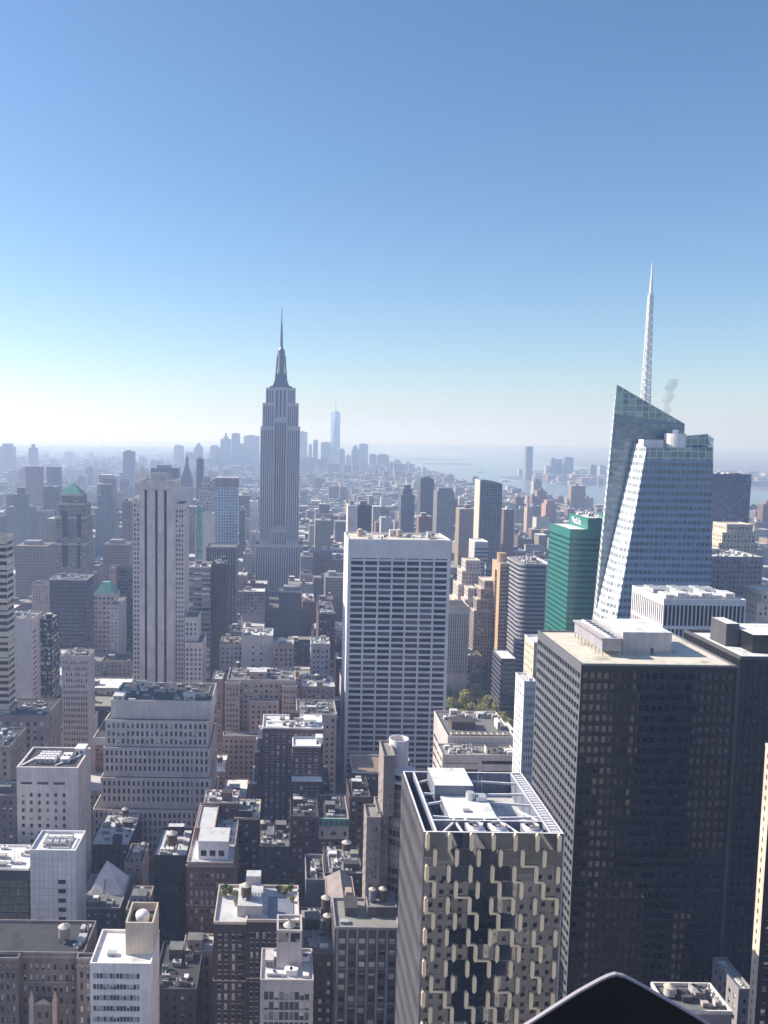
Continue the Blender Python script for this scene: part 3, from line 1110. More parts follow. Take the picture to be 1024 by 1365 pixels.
b = simple('cluttered_roof_building', 'brown brick building with a roof full of pale machines behind the white pyramid', 120, 172, 1126, 430, 42, 'darkbrick', dict(MAS), 'dark', 'silver', 1.0, side=dict(MAS), clut=41, tank=1, big=2)
simple('tan_annexe', 'narrow tan annexe with small windows right of the white pyramid', 166, 190, 1150, 405, 20, 'tan', dict(SMALL), 'dark', 'tar', .8, clut=9)
simple('stair_house', 'small grey building with tan party wall behind the dome tank stair tower', 168, 196, 1212, 330, 18, 'bluegrey', dict(SMALL, zt=2), 'dark', 'grey', .8, clut=19, trim='tan')


def black_clad():
    b = simple('black_clad_building', 'black clad windowless building carrying a wooden water tank', 205, 249, 1140, 352, 26, 'black', dict(bw=2.6, fh=3.4, ww=.5, wh=.5, dep=.15, zt=6), 'navy', 'silver', 1.0, clut=52, fin=False, tank=0)
    x0, x1, y0, y1, z = b.dim
    b.tank((x0 + x1) / 2, y0 + 6, z, 2.3, 5, 3)
    b.finish()


black_clad()


def brick_white_top():
    Y0, D = 335.0, 56.0
    x0, x1, z = bx(249, 311, 1152, Y0)
    b = Bld('brick_building', 'tall red brown brick building with white penthouse and stepped silver roofs', (x0 + x1) / 2, Y0 + D / 2, 'brick', 'mixed', 'silver', 'tan', obj=True)
    b.block(x0, x1, Y0, Y0 + D, 0, z, dict(bw=4.2, fh=3.8, ww=.46, wh=.5, pair=.26, zt=3.2, belt=4, lint=True), par=.9, corn=.5)
    a, c, z2 = bx(265, 304, 1121, Y0 + 5)
    p = MB()
    p.box(a, c, Y0 + 4, Y0 + 16, z + .003, z2, 0, top=1)
    p.box(a - .3, c + .3, Y0 + 3.7, Y0 + 16.3, z2 + .003, z2 + .5, 0, top=1, bottom=True)
    po = b.part(p, 'penthouse', [W['white'], R['silver']])
    for k in range(3):
        w = MB()
        xx = a + 1 + k * (c - a - 1.2) / 3
        w.box(xx, xx + 2.4, Y0 + 3.94, Y0 + 3.997, z + 1.4, z + 3.9, 0, bottom=True)
        w.build('window', [G['navy']], po)
    a, c, z3 = bx(264, 288, 1096, Y0 + 26)
    b.block(a, c, Y0 + 20, Y0 + 42, z + .003, z3, dict(SMALL), par=.6)
    b.block(a + 1, x1 - .5, Y0 + 42.01, Y0 + D - .5, z + .003, z3 + 1.2, dict(SMALL), par=.8)
    b.clutter(c + .5, x1 - .5, Y0 + 18, Y0 + 41, z, 3, 8, 0, 0)
    b.clutter(a, x1 - 1, Y0 + 43, Y0 + D - 1, z3 + 1.2, 13, 6, 0, 1)
    b.finish()
    simple('brick_annexe', 'dark brick annexe with cream roof edge right of the stepped silver roofs', 312, 346, 1090, 374, 20, 'darkbrick', dict(MAS), 'mixed', 'sand', .9, clut=6, trim='cream')


brick_white_top()
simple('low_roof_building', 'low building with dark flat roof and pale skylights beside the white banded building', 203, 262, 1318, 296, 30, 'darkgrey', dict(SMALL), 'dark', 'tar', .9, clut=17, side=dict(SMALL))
simple('arcade_building', 'small tan building with tall arched openings at the foot of the red brown brick building', 243, 283, 1268, 318, 12, 'tan', dict(bw=2.6, fh=5, ww=.6, wh=.7, zt=1, dep=.5), 'dark', 'silver', .8, clut=27)


def bush(mb, x, y, z, r, n, seed):
    q = random.Random(seed)
    for _ in range(n):
        while True:
            p = Vector((q.uniform(-1, 1), q.uniform(-1, 1), q.uniform(-.6, 1)))
            if p.length < 1:
                break
        c = Vector((x, y, z + r * .6)) + p * r
        s = r * q.uniform(.12, .26)
        u = Vector((q.uniform(-1, 1), q.uniform(-1, 1), q.uniform(-1, 1))).normalized()
        v = u.cross(Vector((q.uniform(-1, 1), q.uniform(-1, 1), q.uniform(-1, 1)))).normalized()
        mb.poly([c - u * s - v * s * .6, c + u * s - v * s * .6, c + u * s + v * s * .6, c - u * s + v * s * .6])


def leafmat(name, a, b_):
    m, t, b = newmat(name)
    g = nd(t, 'ShaderNodeNewGeometry')
    t.links.new(ramp(t, g.outputs['Random Per Island'], [(0, a), (1, b_)]), b.inputs['Base Color'])
    b.inputs['Roughness'].default_value = .7
    b.inputs['Transmission Weight'].default_value = 0
    return m


LEAF = leafmat('leaf_green', (.04, .07, .02), (.13, .16, .04))
LEAF2 = leafmat('leaf_autumn', (.10, .12, .03), (.30, .28, .08))
BARK = wallmat('bark', (.09, .07, .05))


def terrace_building():
    Y0, D = 285.0, 25.0
    x0, x1, z = bx(285, 399, 1229, Y0)
    z -= 1.0
    b = Bld('terrace_building', 'dark brick building with planted roof terraces and a wooden water tank', (x0 + x1) / 2, Y0 + D / 2, 'darkbrick', 'mixed', 'silver', 'cream', obj=True)
    xa, xb = x0 + 11.5, x0 + 17.5
    sp = dict(bw=4, fh=3.7, ww=.42, wh=.5, pair=.25, zt=3, belt=5, lint=True)
    b.block(x0, xa, Y0, Y0 + D, 0, z, sp, par=1.0)
    b.block(xa + .001, x1, Y0 + 1.5, Y0 + D - .01, 0, z - .02, sp, par=1.0)
    cz = at(350, 1176, Y0 + 14).z
    p = MB()
    p.box(x0 + 8, x0 + 17, Y0 + 5, Y0 + 20, z + .003, z + 4.0, 0, top=1)
    p.box(x0 + 10.5, x0 + 16, Y0 + 20.01, Y0 + D - .5, z + .003, z + 7.0, 0, top=1)
    for q in range(4):
        p.box(x0 + 12.5 + q * 1.1, x0 + 13 + q * 1.1, Y0 + 8, Y0 + 14, z + 4.003, z + 4.5, 2)
    b.part(p, 'penthouse', [W['concrete'], R['silver'], MET])
    b.tank(x0 + 11, Y0 + 10, z + 4.0, 1.9, 4.0, 1.0)
    dk = MB()
    dk.box(x0 + 19, x1 - 2, Y0 + 4, Y0 + 18, z + .01, z + .25, 0)
    b.part(dk, 'terrace_deck', [W['bluegrey']])
    for i, (fx, fy, r) in enumerate(((.05, .72, 1.5), (.12, .8, 1.3), (.2, .7, 1.2), (.06, .9, 1.2), (.22, .5, 1.0), (.78, .86, 1.2), (.86, .8, 1.4), (.93, .88, 1.3), (.95, .6, 1.0))):
        px_, py_ = x0 + 1 + (x1 - x0 - 2) * fx, Y0 + D * fy
        pot = MB()
        pot.frust(px_ - .5, px_ + .5, py_ - .5, py_ + .5, z + .01, px_ - .65, px_ + .65, py_ - .65, py_ + .65, z + .9, 0)
        pl = b.part(pot, 'planter', [W['tan']])
        m = MB()
        bush(m, px_, py_, z + .9, r, 170, i)
        m.build('shrub', [LEAF if i % 2 else LEAF2], pl)
    esc = MB()                         # fire escape down the recess
    for k in range(9):
        zf = z - 5 - k * 3.7
        esc.box(xa - 2.6, xa - .2, Y0 - 1.2, Y0 - .02, zf, zf + .1, 0, bottom=True)
        esc.beam((xa - 2.5, Y0 - .7, zf), (xa - .4, Y0 - .7, zf - 3.5), .25)
        esc.box(xa - 2.6, xa - .2, Y0 - 1.2, Y0 - 1.14, zf + .8, zf + .9, 0, bottom=True)
    b.part(esc, 'fire_escape', [METD])
    b.finish()


terrace_building()


def slim_glass():
    Y0, D = 260.0, 17.0
    x0, x1, z = bx(347, 418, 1306, Y0)
    z -= .8
    b = Bld('slim_glass_building', 'slim building with blue green glass front and open topped concrete tank house', (x0 + x1) / 2, Y0 + D / 2, 'concrete', 'teal', 'silver', 'concrete', obj=True)
    b.block(x0, x1, Y0, Y0 + D, 0, z, dict(n=9, fh=3.5, ww=.86, wh=.82, ml=1.2, zt=3.0, dep=.3), par=.8, side=dict(plain=True))
    a, c, zt = bx(369, 403, 1238, Y0 + 8)
    y0, y1 = Y0 + 7, Y0 + D - .5
    m = MB()
    m.box(a, c, y0, y1, z + .003, zt - 4, 0, top=1)
    for px_ in (a, a + (c - a) / 2 - .3, c - .7):
        for py_ in (y0, y1 - .7):
            m.box(px_, px_ + .7, py_, py_ + .7, zt - 3.998, zt - .8, 0)
    for p, q, r_, s_ in ((a, c, y0, y0 + .6), (a, c, y1 - .6, y1), (a, a + .6, y0 + .6, y1 - .6), (c - .6, c, y0 + .6, y1 - .6)):
        m.box(p, q, r_, s_, zt - .797, zt, 0, bottom=True)
    t = b.part(m, 'tank_house', [W['concrete'], R['tar']])
    k = MB()
    k.cyl((a + c) / 2, (y0 + y1) / 2, zt - 3.99, zt - 1, 2.0, 2.0, 20, 0, cap=False)
    k.cyl((a + c) / 2, (y0 + y1) / 2, zt - 1, zt + .6, 2.1, .1, 20, 1)
    k.build('water_tank', [WOOD, TANKROOF], t)
    v = MB()
    cx = at(388, 1290, Y0 + 4).x
    for i in range(2):
        v.cyl(cx - .8 + i * 1.8, Y0 + 4.2, z + .003, z + 2, 1.3, 1.4, 18, 0)
    b.part(v, 'roof_vent', [W['white']])
    b.unit(x0 + 1.4, Y0 + 7.5, z, 2.8, 6, 2.6, 0, W['concrete'])
    b.unit(x0 + 2, Y0 + 2.6, z, 5, 1.6, 1.2, 1, W['white'])
    b.unit(x1 - 3.6, Y0 + 10, z, 2.6, 4, 1.2, 1, W['white'])
    b.unit(x1 - 3.4, Y0 + 2, z, 2, 2, 1, 0, W['white'])
    b.finish()


slim_glass()


def two_tanks():
    Y0, D = 282.0, 19.0
    x0, x1, z = bx(447, 533, 1236, Y0)
    z -= .9
    b = Bld('twin_tank_building', 'dark brown building with a red brick roof room carrying two water tanks', (x0 + x1) / 2, Y0 + D / 2, 'brown', 'mixed', 'gravel', 'grey', obj=True)
    b.block(x0, x1, Y0, Y0 + D, 0, z, dict(n=6, fh=4.3, ww=.62, wh=.5, zt=2.2, belt=3, rib=(.7, .3), dep=.5), par=.9)
    a, c, zt = bx(490, 529, 1210, Y0 + 8)
    b.block(a, c, Y0 + 8, Y0 + D - .5, z + .003, zt, None, par=.4)
    tx = at(497, 1195, Y0 + 11).x
    b.tank(tx, Y0 + 12, zt, 1.35, 4.2, .5, W['bluegrey'])
    b.tank(tx + 3.8, Y0 + 12.5, zt, 1.45, 4.2, .5)
    b.bulkhead(x0 + 4, Y0 + 8, z, 4.5, 8, 3.2, W['darkgrey'], 'tar')
    b.unit(x0 + 2, Y0 + 3, z, 3, 2, 1, 0)
    b.finish()


two_tanks()


def gable_house():
    Y0, D = 318.0, 26.0
    x0, x1, z = bx(437, 476, 1215, Y0)
    b = Bld('gable_roof_building', 'old building with tan pitched roof and dormer behind the twin tank building', (x0 + x1) / 2, Y0 + D / 2, 'darkbrick', 'mixed', 'grey', 'tan')
    b.block(x0, x1, Y0, Y0 + D, 0, z, dict(SMALL), par=.5)
    g = MB()
    xm, zr = x0 + (x1 - x0) * .55, z + 3.6
    a, c, y0, y1 = x0 + .5, x1 - .5, Y0 + .5, Y0 + D - .5
    g.poly([(a, y0, z + .5), (xm, y0, zr), (xm, y1, zr), (a, y1, z + .5)])
    g.poly([(xm, y0, zr), (c, y0, z + .5), (c, y1, z + .5), (xm, y1, zr)])
    g.poly([(a, y0, z + .5), (c, y0, z + .5), (xm, y0, zr)], 1)
    g.poly([(c, y1, z + .5), (a, y1, z + .5), (xm, y1, zr)], 1)
    b.part(g, 'pitched_roof', [W['stone'], W['darkbrick']])
    d = MB()
    d.box(xm + 1, xm + 3.5, y0 + 4, y0 + 8, z + 2, z + 5.4, 0)
    b.part(d, 'dormer', [W['tan']])
    b.finish()
    b = simple('tank_yard_building', 'low dark building with two old tan water tanks left of the twin tank building', 420, 446, 1260, 292, 22, 'darkgrey', dict(SMALL), 'dark', 'grey', .8, fin=False)
    x0, x1, y0, y1, z = b.dim
    b.tank(x1 - 2.6, y0 + 13, z, 1.8, 7, 4.5)
    b.tank(x1 - 2.4, y0 + 6, z, 1.6, 5.4, 3.2)
    b.clutter(x0, x1 - 5, y0, y1, z, 71, 3, 0, 0)
    b.finish()
    simple('blue_grey_bulkhead_building', 'narrow blue grey windowless block with white ventilator box', 408, 433, 1172, 348, 22, 'bluegrey', None, 'dark', 'tar', 1.2, clut=15, trim='grey')
    simple('setback_rear_building', 'brown building with round white roof tank behind the tan pitched roof', 434, 484, 1164, 352, 24, 'brown', dict(SMALL), 'mixed', 'gravel', .9, clut=22, tank=1)
    simple('court_building', 'low building with pale gravel roof between the terrace building and the twin tank building', 398, 447, 1272, 285, 30, 'darkbrick', dict(SMALL), 'mixed', 'gravel', .8, clut=33)


gable_house()

# street row in shade
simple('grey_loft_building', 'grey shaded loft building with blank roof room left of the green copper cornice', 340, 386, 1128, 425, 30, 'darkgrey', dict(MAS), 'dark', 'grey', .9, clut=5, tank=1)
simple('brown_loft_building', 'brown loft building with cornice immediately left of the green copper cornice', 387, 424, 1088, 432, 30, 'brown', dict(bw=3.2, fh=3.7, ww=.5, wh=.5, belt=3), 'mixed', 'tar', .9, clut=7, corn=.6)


def copper_front():
    Y0, D = 434.0, 30
    x0, x1, z = bx(425, 465, 1092, Y0)
    b = Bld('copper_cornice_building', 'narrow old building with green copper cornice and white arched front', (x0 + x1) / 2, Y0 + 15, 'brown', 'mixed', 'tar', 'concrete')
    b.block(x0, x1, Y0, Y0 + D, 0, z, dict(n=4, fh=4, ww=.5, wh=.5, zt=11.5), par=.6)
    c = MB()
    c.box(x0 - .1, x1 + .1, Y0 - 1.0, Y0 - .004, z - 3.4, z + .6, 0, bottom=True)
    for k in range(6):
        xx = x0 + .8 + k * (x1 - x0 - 2.2) / 5
        c.box(xx, xx + .9, Y0 - 1.08, Y0 - 1.004, z - 2.6, z - .8, 1, bottom=True)
    b.part(c, 'copper_cornice', [W['copper'], METD])
    a = MB()
    a.box(x0, x1, Y0 - .4, Y0 - .004, z - 10.8, z - 3.45, 0, bottom=True)
    ar = b.part(a, 'arched_front', [W['pale']])
    cx = (x0 + x1) / 2
    h = MB()
    for r0 in (2.0, 3.0):
        for k in range(12):
            t0, t1 = math.pi * k / 12, math.pi * (k + 1) / 12
            h.beam((cx + r0 * math.cos(t0), Y0 - .55, z - 8.5 + r0 * 1.25 * math.sin(t0)), (cx + r0 * math.cos(t1), Y0 - .55, z - 8.5 + r0 * 1.25 * math.sin(t1)), .3)
    h.build('arch_moulding', [W['white']], ar)
    w = MB()
    w.poly([(cx + 1.8 * math.cos(math.pi * k / 12), Y0 - .41, z - 8.5 + 2.2 * math.sin(math.pi * k / 12)) for k in range(13)])
    w.build('arched_window', [G['dark']], ar)
    for xx in (x0 + 1.2, x1 - 2.6):
        w = MB()
        w.box(xx, xx + 1.4, Y0 - .46, Y0 - .404, z - 9, z - 6.6, 0, bottom=True)
        w.build('window', [G['dark']], ar)
    b.clutter(x0, x1, Y0, Y0 + D, z, 61, 4, 0, 1)
    b.finish()


copper_front()
simple('gabled_loft_building', 'dark brown loft building with shaped gable right of the green copper cornice', 466, 494, 1062, 440, 28, 'brown', dict(bw=2.8, fh=3.8, ww=.5, wh=.52), 'mixed', 'tar', .9, clut=29, corn=.5)
simple('row_back_building', 'brown flat roofed building with pale roof boxes behind the green copper cornice', 395, 440, 1048, 480, 34, 'brown', dict(MAS), 'dark', 'grey', .8, clut=37, big=2)
simple('terracotta_roof_building', 'low dark building with orange brown flat roof in front of the white ribbed slab tower', 470, 513, 1028, 470, 26, 'darkbrick', dict(MAS), 'dark', 'terracotta', 1.4, trim='concrete')

# ================================================================== left middle distance
def stepped_office():
    b = Bld('stepped_office_building', 'broad stepped grey stone office block with rows of small dark windows', at(205, 1000, 480).x, 480, 'pale', 'dark', 'tar', 'pale', obj=True)
    x0, x1, z = bx(148, 282, 936, 479)
    z1 = zz(964, 475)
    sp = dict(bw=2.75, fh=4.55, ww=.46, wh=.66, zt=.8, dep=.5, ml=.7)
    b.block(x0, x1, 479, 515, z1, z, None, par=1.0)
    x0a, x1a, _ = bx(140, 278, 965, 475)
    z2 = zz(1000, 473)
    b.block(x0a, x1a, 475.5, 515.5, z2, z1, sp, par=.3)
    x0b, x1b, _ = bx(138, 280, 1003, 473)
    z3 = zz(1041, 470)
    b.block(x0b, x1b, 473, 516, z3, z2 - .01, sp, par=.3)
    x0c, x1c, _ = bx(134, 281, 1043, 470)
    z4 = zz(1083, 468)
    b.block(x0c, x1c, 470.5, 516.5, z4, z3 - .01, sp, par=.3)
    x0d, x1d, _ = bx(124, 283, 1085, 468)
    b.block(x0d, x1d, 468, 517, 0, z4 - .01, sp, par=.4)
    # lower left wing and right wing
    xe0, xe1, ze = bx(124, 141, 985, 476)
    b.block(xe0, x0a - .01, 477, 512, z2, ze, sp, par=.5)
    # recessed vertical break on the right of the front
    for (y0, za, zb, px_) in ((475.5, z2, z1, 257), (473, z3, z2, 257), (470.5, z4, z3, 257)):
        xa = at(px_, 1000, y0).x
        b.wall.box(xa, xa + .9, y0 - .6, y0 - .003, za, zb - .2, 2)
    b.bulkhead(x0 + 1, 480, z, 6, 10, 3, None, 'silver')
    b.clutter(x0, x1, 478, 515, z, 77, 26, 0, 3)
    b.finish()


stepped_office()


def pale_box():
    Y0, D = 400.0, 27.0
    x0, x1, z = bx(22, 104, 1023, Y0)
    z -= 1
    b = Bld('pale_office_building', 'pale stone box building with sparse window columns and white machines on a sunken roof', (x0 + x1) / 2, Y0 + D / 2, 'pale', 'dark', 'tar', 'pale', obj=True)
    b.block(x0, x1, Y0, Y0 + D, 0, z, dict(n=6, fh=3.9, ww=.36, wh=.5, ml=1, mr=5, zt=11, dep=.4), par=1.0, pt=.9, side=dict(bw=4, fh=3.9, ww=.2, wh=.4, zt=12))
    m = MB()
    for q in range(3):
        a = x0 + 2 + q * 8
        m.box(a, a + 5.5, Y0 - .1, Y0 - .004, z - 7.6, z - 6.4, 0, bottom=True)
        m.box(a, a + 5.5, Y0 - .3, Y0 - .104, z - 8.0, z - 7.6, 1, bottom=True)
    b.part(m, 'louvre_slot', [METD, W['white']])
    for q in range(4):
        for p in range(2):
            b.unit(x0 + 7 + q * 2.5 + p * .6, Y0 + 7 + p * 6, z, 2.2, 4.6, 2.6, 2, W['white'])
    b.unit(x0 + 19, Y0 + 8, z, 4.5, 9, 2.2, 2, W['white'])
    b.bulkhead(x1 - 6, Y0 + D - 9, z, 5, 7, 3.6, W['white'], 'white')
    d = MB()
    d.beam((x0 + 1.5, Y0 + 3, z + .5), (x0 + 8, Y0 + 20, z + .5), .7)
    d.beam((x0 + 18, Y0 + 4, z + .5), (x1 - 3, Y0 + 17, z + .5), .6)
    b.part(d, 'roof_duct', [W['white']])
    b.finish()


pale_box()


def striped_deco():
    Y0, D = 640.0, 34.0
    b = Bld('art_deco_tower', 'tall pale Art Deco tower with three dark vertical stripes', at(210, 700, Y0).x, Y0 + D / 2, 'pale', 'blue', 'grey', 'pale', 'tower', obj=True)
    x0, x1, z = bx(180, 240, 668, Y0)
    zc = zz(645, Y0)
    a, c, _ = bx(186, 233, 650, Y0)
    sp = dict(bw=2.6, fh=3.7, ww=.5, wh=.55, zt=3, ml=.4)
    l0, l1, zl = bx(177, 187, 665, Y0 + 1.5)
    b.block(l0, a - .01, Y0 + 1.5, Y0 + D, 0, zl, dict(sp, n=2), par=.8, pt=.3)
    r0, r1, zr = bx(233.5, 246, 673, Y0 + 1.5)
    b.block(c + .01, r1, Y0 + 1.5, Y0 + D, 0, zr, dict(sp, n=3), par=.8, pt=.3)
    # central shaft in five plain piers, dark recessed strips between them
    st = [194.5, 208.5, 220.5]
    ws = 3.4
    piers, prev = [], a
    strip = MB()
    for p in st:
        xs = at(p, 760, Y0).x
        w = ws * Y0 / FOC / 2
        piers.append((prev, xs - w))
        strip.box(xs - w, xs + w, Y0 + 1.2, Y0 + 1.4, 0, zc - 6.5, 0)
        prev = xs + w
    piers.append((prev, c))
    for p, q in piers:
        b.block(p, q, Y0, Y0 + 6, 0, zc - 6, None, par=0)
    b.part(strip, 'window_strip', [gridmat('strip_glass', (.012, .02, .045), (.03, .035, .05), 8, 3.7, .02, .35)])
    b.block(a, c, Y0 + .5, Y0 + D, zc - 6 + .004, zc, None, par=1.0)
    b.block(a + .02, c - .02, Y0 + 6.01, Y0 + D - .02, 0, zc - 6, None, par=0, roof=False)
    g = MB()
    cx = at(212, 645, Y0 + 12).x
    for k in range(5):
        xx = cx - 8 + k * 4.5
        g.beam((xx, Y0 + 6, zc), (xx, Y0 + 6, zc + 8 - abs(k - 2) * 1.5), .5)
    for k in range(3):
        g.beam((cx - 8, Y0 + 6, zc + 2.2 + k * 2), (cx + 10, Y0 + 6, zc + 2.2 + k * 2), .5)
    g.box(cx - 6, cx + 5, Y0 + 10, Y0 + 20, zc + .003, zc + 6, 0)
    b.part(g, 'roof_frame', [MET])
    # lower wing on the right with a stepped top
    w0, w1, wz = bx(246.5, 270, 858, Y0 - 12)
    b.block(w0, w1, Y0 - 12, Y0 + 20, 0, wz, dict(sp, bw=3.4), par=.8)
    w0, w1, wz2 = bx(246.2, 264, 824, Y0 - 4)
    b.block(w0, w1, Y0 - 4, Y0 + 19, wz + .003, wz2, dict(sp, bw=3.4), par=.8)
    b.finish()


striped_deco()


def hip(b, x0, x1, y0, y1, z, h, mat, name='pyramid_roof', flat=0.04):
    m = MB()
    cx, cy = (x0 + x1) / 2, (y0 + y1) / 2
    m.frust(x0, x1, y0, y1, z + .003, cx - (x1 - x0) * flat, cx + (x1 - x0) * flat, cy - (y1 - y0) * flat, cy + (y1 - y0) * flat, z + h, 0)
    return b.part(m, name, [mat])


def copper_top_tower():
    Y0 = 900.0
    b = Bld('copper_roof_tower', 'stepped stone tower with a green copper pyramid roof', at(93, 720, Y0).x, Y0 + 15, 'stone', 'dark', 'grey', 'limestone', 'tower')
    sp = dict(bw=3.0, fh=3.8, ww=.42, wh=.5, zt=1.5, dep=.5)
    lv = [(72.5, 115, 725, 0), (73.5, 114.5, 690, 1), (77.5, 112.5, 672, 3), (80.5, 108, 660, 5)]
    prev = 0
    for a, c, y, o in lv:
        x0, x1, z = bx(a, c, y, Y0)
        b.block(x0, x1, Y0 + o, Y0 + 33 - o, prev, z, sp, par=.9, corn=.8)
        prev = z + .004
    # tall dark central window recess
    for a, c, ya, yb in ((83, 90, 686, 720), (103, 108, 690, 720), (83, 90, 728, 760), (103, 107, 728, 760)):
        x0, x1, _ = bx(a, c, ya, Y0)
        m = MB()
        m.box(x0, x1, Y0 - .3, Y0 - .05, zz(yb, Y0), zz(ya, Y0), 0, bottom=True)
        b.part(m, 'bay_window', [G['blue']])
    x0, x1, z = bx(79.5, 108.5, 660.5, Y0 + 5)
    hip(b, x0, x1, Y0 + 5, Y0 + 28, prev, 12, W['copper'])
    b.finish()


copper_top_tower()

simple('dark_box_tower', 'dark blue grey box tower with striped right side in front of the copper pyramid tower', 66, 115.5, 772, 800, 30, 'darkgrey', dict(n=14, fh=3.8, ww=.8, wh=.5, dep=.1, zt=2), 'navy', 'grey', 1.0, side=dict(BAND, ml=.2), trim='pale', clut=2)
simple('grey_slab_building', 'plain grey stone tower with paired windows and tall top floor openings at left', 82, 118, 874, 560, 18, 'limestone', dict(bw=3.4, fh=4.1, ww=.5, wh=.5, zt=2, pair=.28), 'dark', 'grey', .8, obj=True, clut=3)
b = simple('concrete_block_building', 'blank concrete block building with red roof plant at the left edge', 0, 43, 824, 620, 26, 'concrete', dict(n=2, fh=4, ww=.9, wh=.4, mr=16, zt=8), 'dark', 'gravel', 1, clut=4)
simple('dark_glass_annexe', 'dark green glass annexe attached behind the blank concrete block', 43.3, 68, 826, 640, 24, 'black', dict(n=8, fh=3.8, ww=.9, wh=.7, dep=.1), 'teal', 'gravel', .8, clut=14)
simple('banded_edge_tower', 'cream and glass banded tower cut off by the left frame edge', -50, 9, 714, 520, 12, 'cream', dict(BAND, fh=4.2, wh=.55), 'dark', 'grey', 1.2, side=dict(BAND, fh=4.2, wh=.55))
simple('classical_building', 'classical grey stone building with dark flat roof at the left edge', -60, 62, 953, 515, 34, 'stone', dict(bw=4.2, fh=4.6, ww=.45, wh=.6, belt=2, zt=2.4), 'mixed', 'tar', .9, corn=.8, clut=44)
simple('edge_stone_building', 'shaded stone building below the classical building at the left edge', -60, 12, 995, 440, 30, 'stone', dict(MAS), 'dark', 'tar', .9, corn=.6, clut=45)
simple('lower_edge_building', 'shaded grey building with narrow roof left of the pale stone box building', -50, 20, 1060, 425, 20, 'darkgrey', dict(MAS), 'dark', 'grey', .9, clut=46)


def green_hip():
    Y0 = 860
    b = simple('green_roof_building', 'small stone tower with a low blue green hipped roof behind the dark box tower', 124, 154, 792, Y0, 24, 'limestone', dict(bw=4, fh=5, ww=.6, wh=.4, belt=2), 'dark', 'grey', .8, fin=False)
    x0, x1, y0, y1, z = b.dim
    hip(b, x0 + 1, x1 - 1, y0 + 1, y1 - 1, z + .9, 11, W['copper'], flat=.18)
    b.finish()


green_hip()
simple('stone_side_building', 'slim grey stone building with long side wall right of the green hipped roof', 146, 158, 806, 800, 40, 'limestone', dict(SMALL), 'dark', 'grey', .9)
simple('slim_dark_slab', 'narrow dark slab hidden behind the Art Deco tower on its left', 155, 176, 757, 900, 20, 'darkgrey', dict(n=6, fh=3.8, ww=.8, wh=.6, dep=.1), 'navy', 'grey', .8)
simple('banded_glass_building', 'blue grey banded glass office building right of the Art Deco tower', 246, 281, 755, 700, 28, 'bluegrey', dict(n=3, fh=4.3, ww=.93, wh=.55, ml=.4, zt=3, dep=.2), 'teal', 'white', 1.2, trim='pale', clut=51, big=2)
simple('brown_dark_block', 'dark windowless block attached to the right of the banded glass building', 281.5, 302, 752, 704, 40, 'darkgrey', None, 'navy', 'tar', 1.0, clut=55)
simple('ribbed_dark_tower', 'dark vertically ribbed tower below the blue glass apartment tower', 275, 315, 729, 870, 30, 'darkgrey', dict(n=12, fh=3.7, ww=.5, wh=.7, zt=6, rib=(.8, .5)), 'navy', 'grey', 1.2, trim='grey')


def blue_glass():
    Y0, D = 1000, 26
    x0, x1, z = bx(288, 317, 637, Y0)
    b = Bld('glass_apartment_tower', 'slim pale blue glass apartment tower with a grey crown', (x0 + x1) / 2, Y0 + 13, gridmat('blue_grid', (.2, .29, .42), (.55, .58, .62), 3.4, 3.5, .2, .22, .1, .35, .012, .25), 'blue', 'white', 'grey', 'tower')
    zc = zz(651, Y0)
    b.block(x0, x1, Y0, Y0 + D, 0, zc, None, par=0)
    m = MB()
    m.box(x0 - .2, x1 + .2, Y0 - .2, Y0 + D + .2, zc + .004, z, 0, top=1)
    for k in range(9):
        m.box(x0 + 1 + k * 2.7, x0 + 2.2 + k * 2.7, Y0 + 3, Y0 + 8, z + .003, z + 1.5 + (k % 3), 1)
    b.part(m, 'crown', [W['grey'], W['white']])
    b.finish()


blue_glass()


def pale_green_deco():
    Y0 = 1160
    b = Bld('stepped_green_tower', 'narrow stepped tower with pale green top left of the blue glass apartment tower', at(275, 700, Y0).x, Y0 + 15, 'limestone', 'dark', 'grey', 'limestone', 'tower')
    prev = 0
    for a, c, y in ((260, 288, 690), (262, 287, 668), (265, 285, 655), (269, 281, 645), (272, 278, 637)):
        x0, x1, z = bx(a, c, y, Y0)
        b.block(x0, x1, Y0, Y0 + 30, prev, z, dict(bw=4, fh=4, ww=.45, wh=.5), par=.8)
        prev = z + .004
    b.finish()
    simple('pale_blank_tower', 'plain pale wall building in front of the stepped tower with pale green top', 270, 284, 684, 1060, 22, 'pale', None, 'dark', 'white', .8)
    simple('green_window_building', 'thin building with pale green window column left of the plain pale wall building', 263, 270, 676, 1064, 22, 'copper', dict(n=3, fh=4, ww=.5, wh=.5), 'mixed', 'grey', .8)


pale_green_deco()

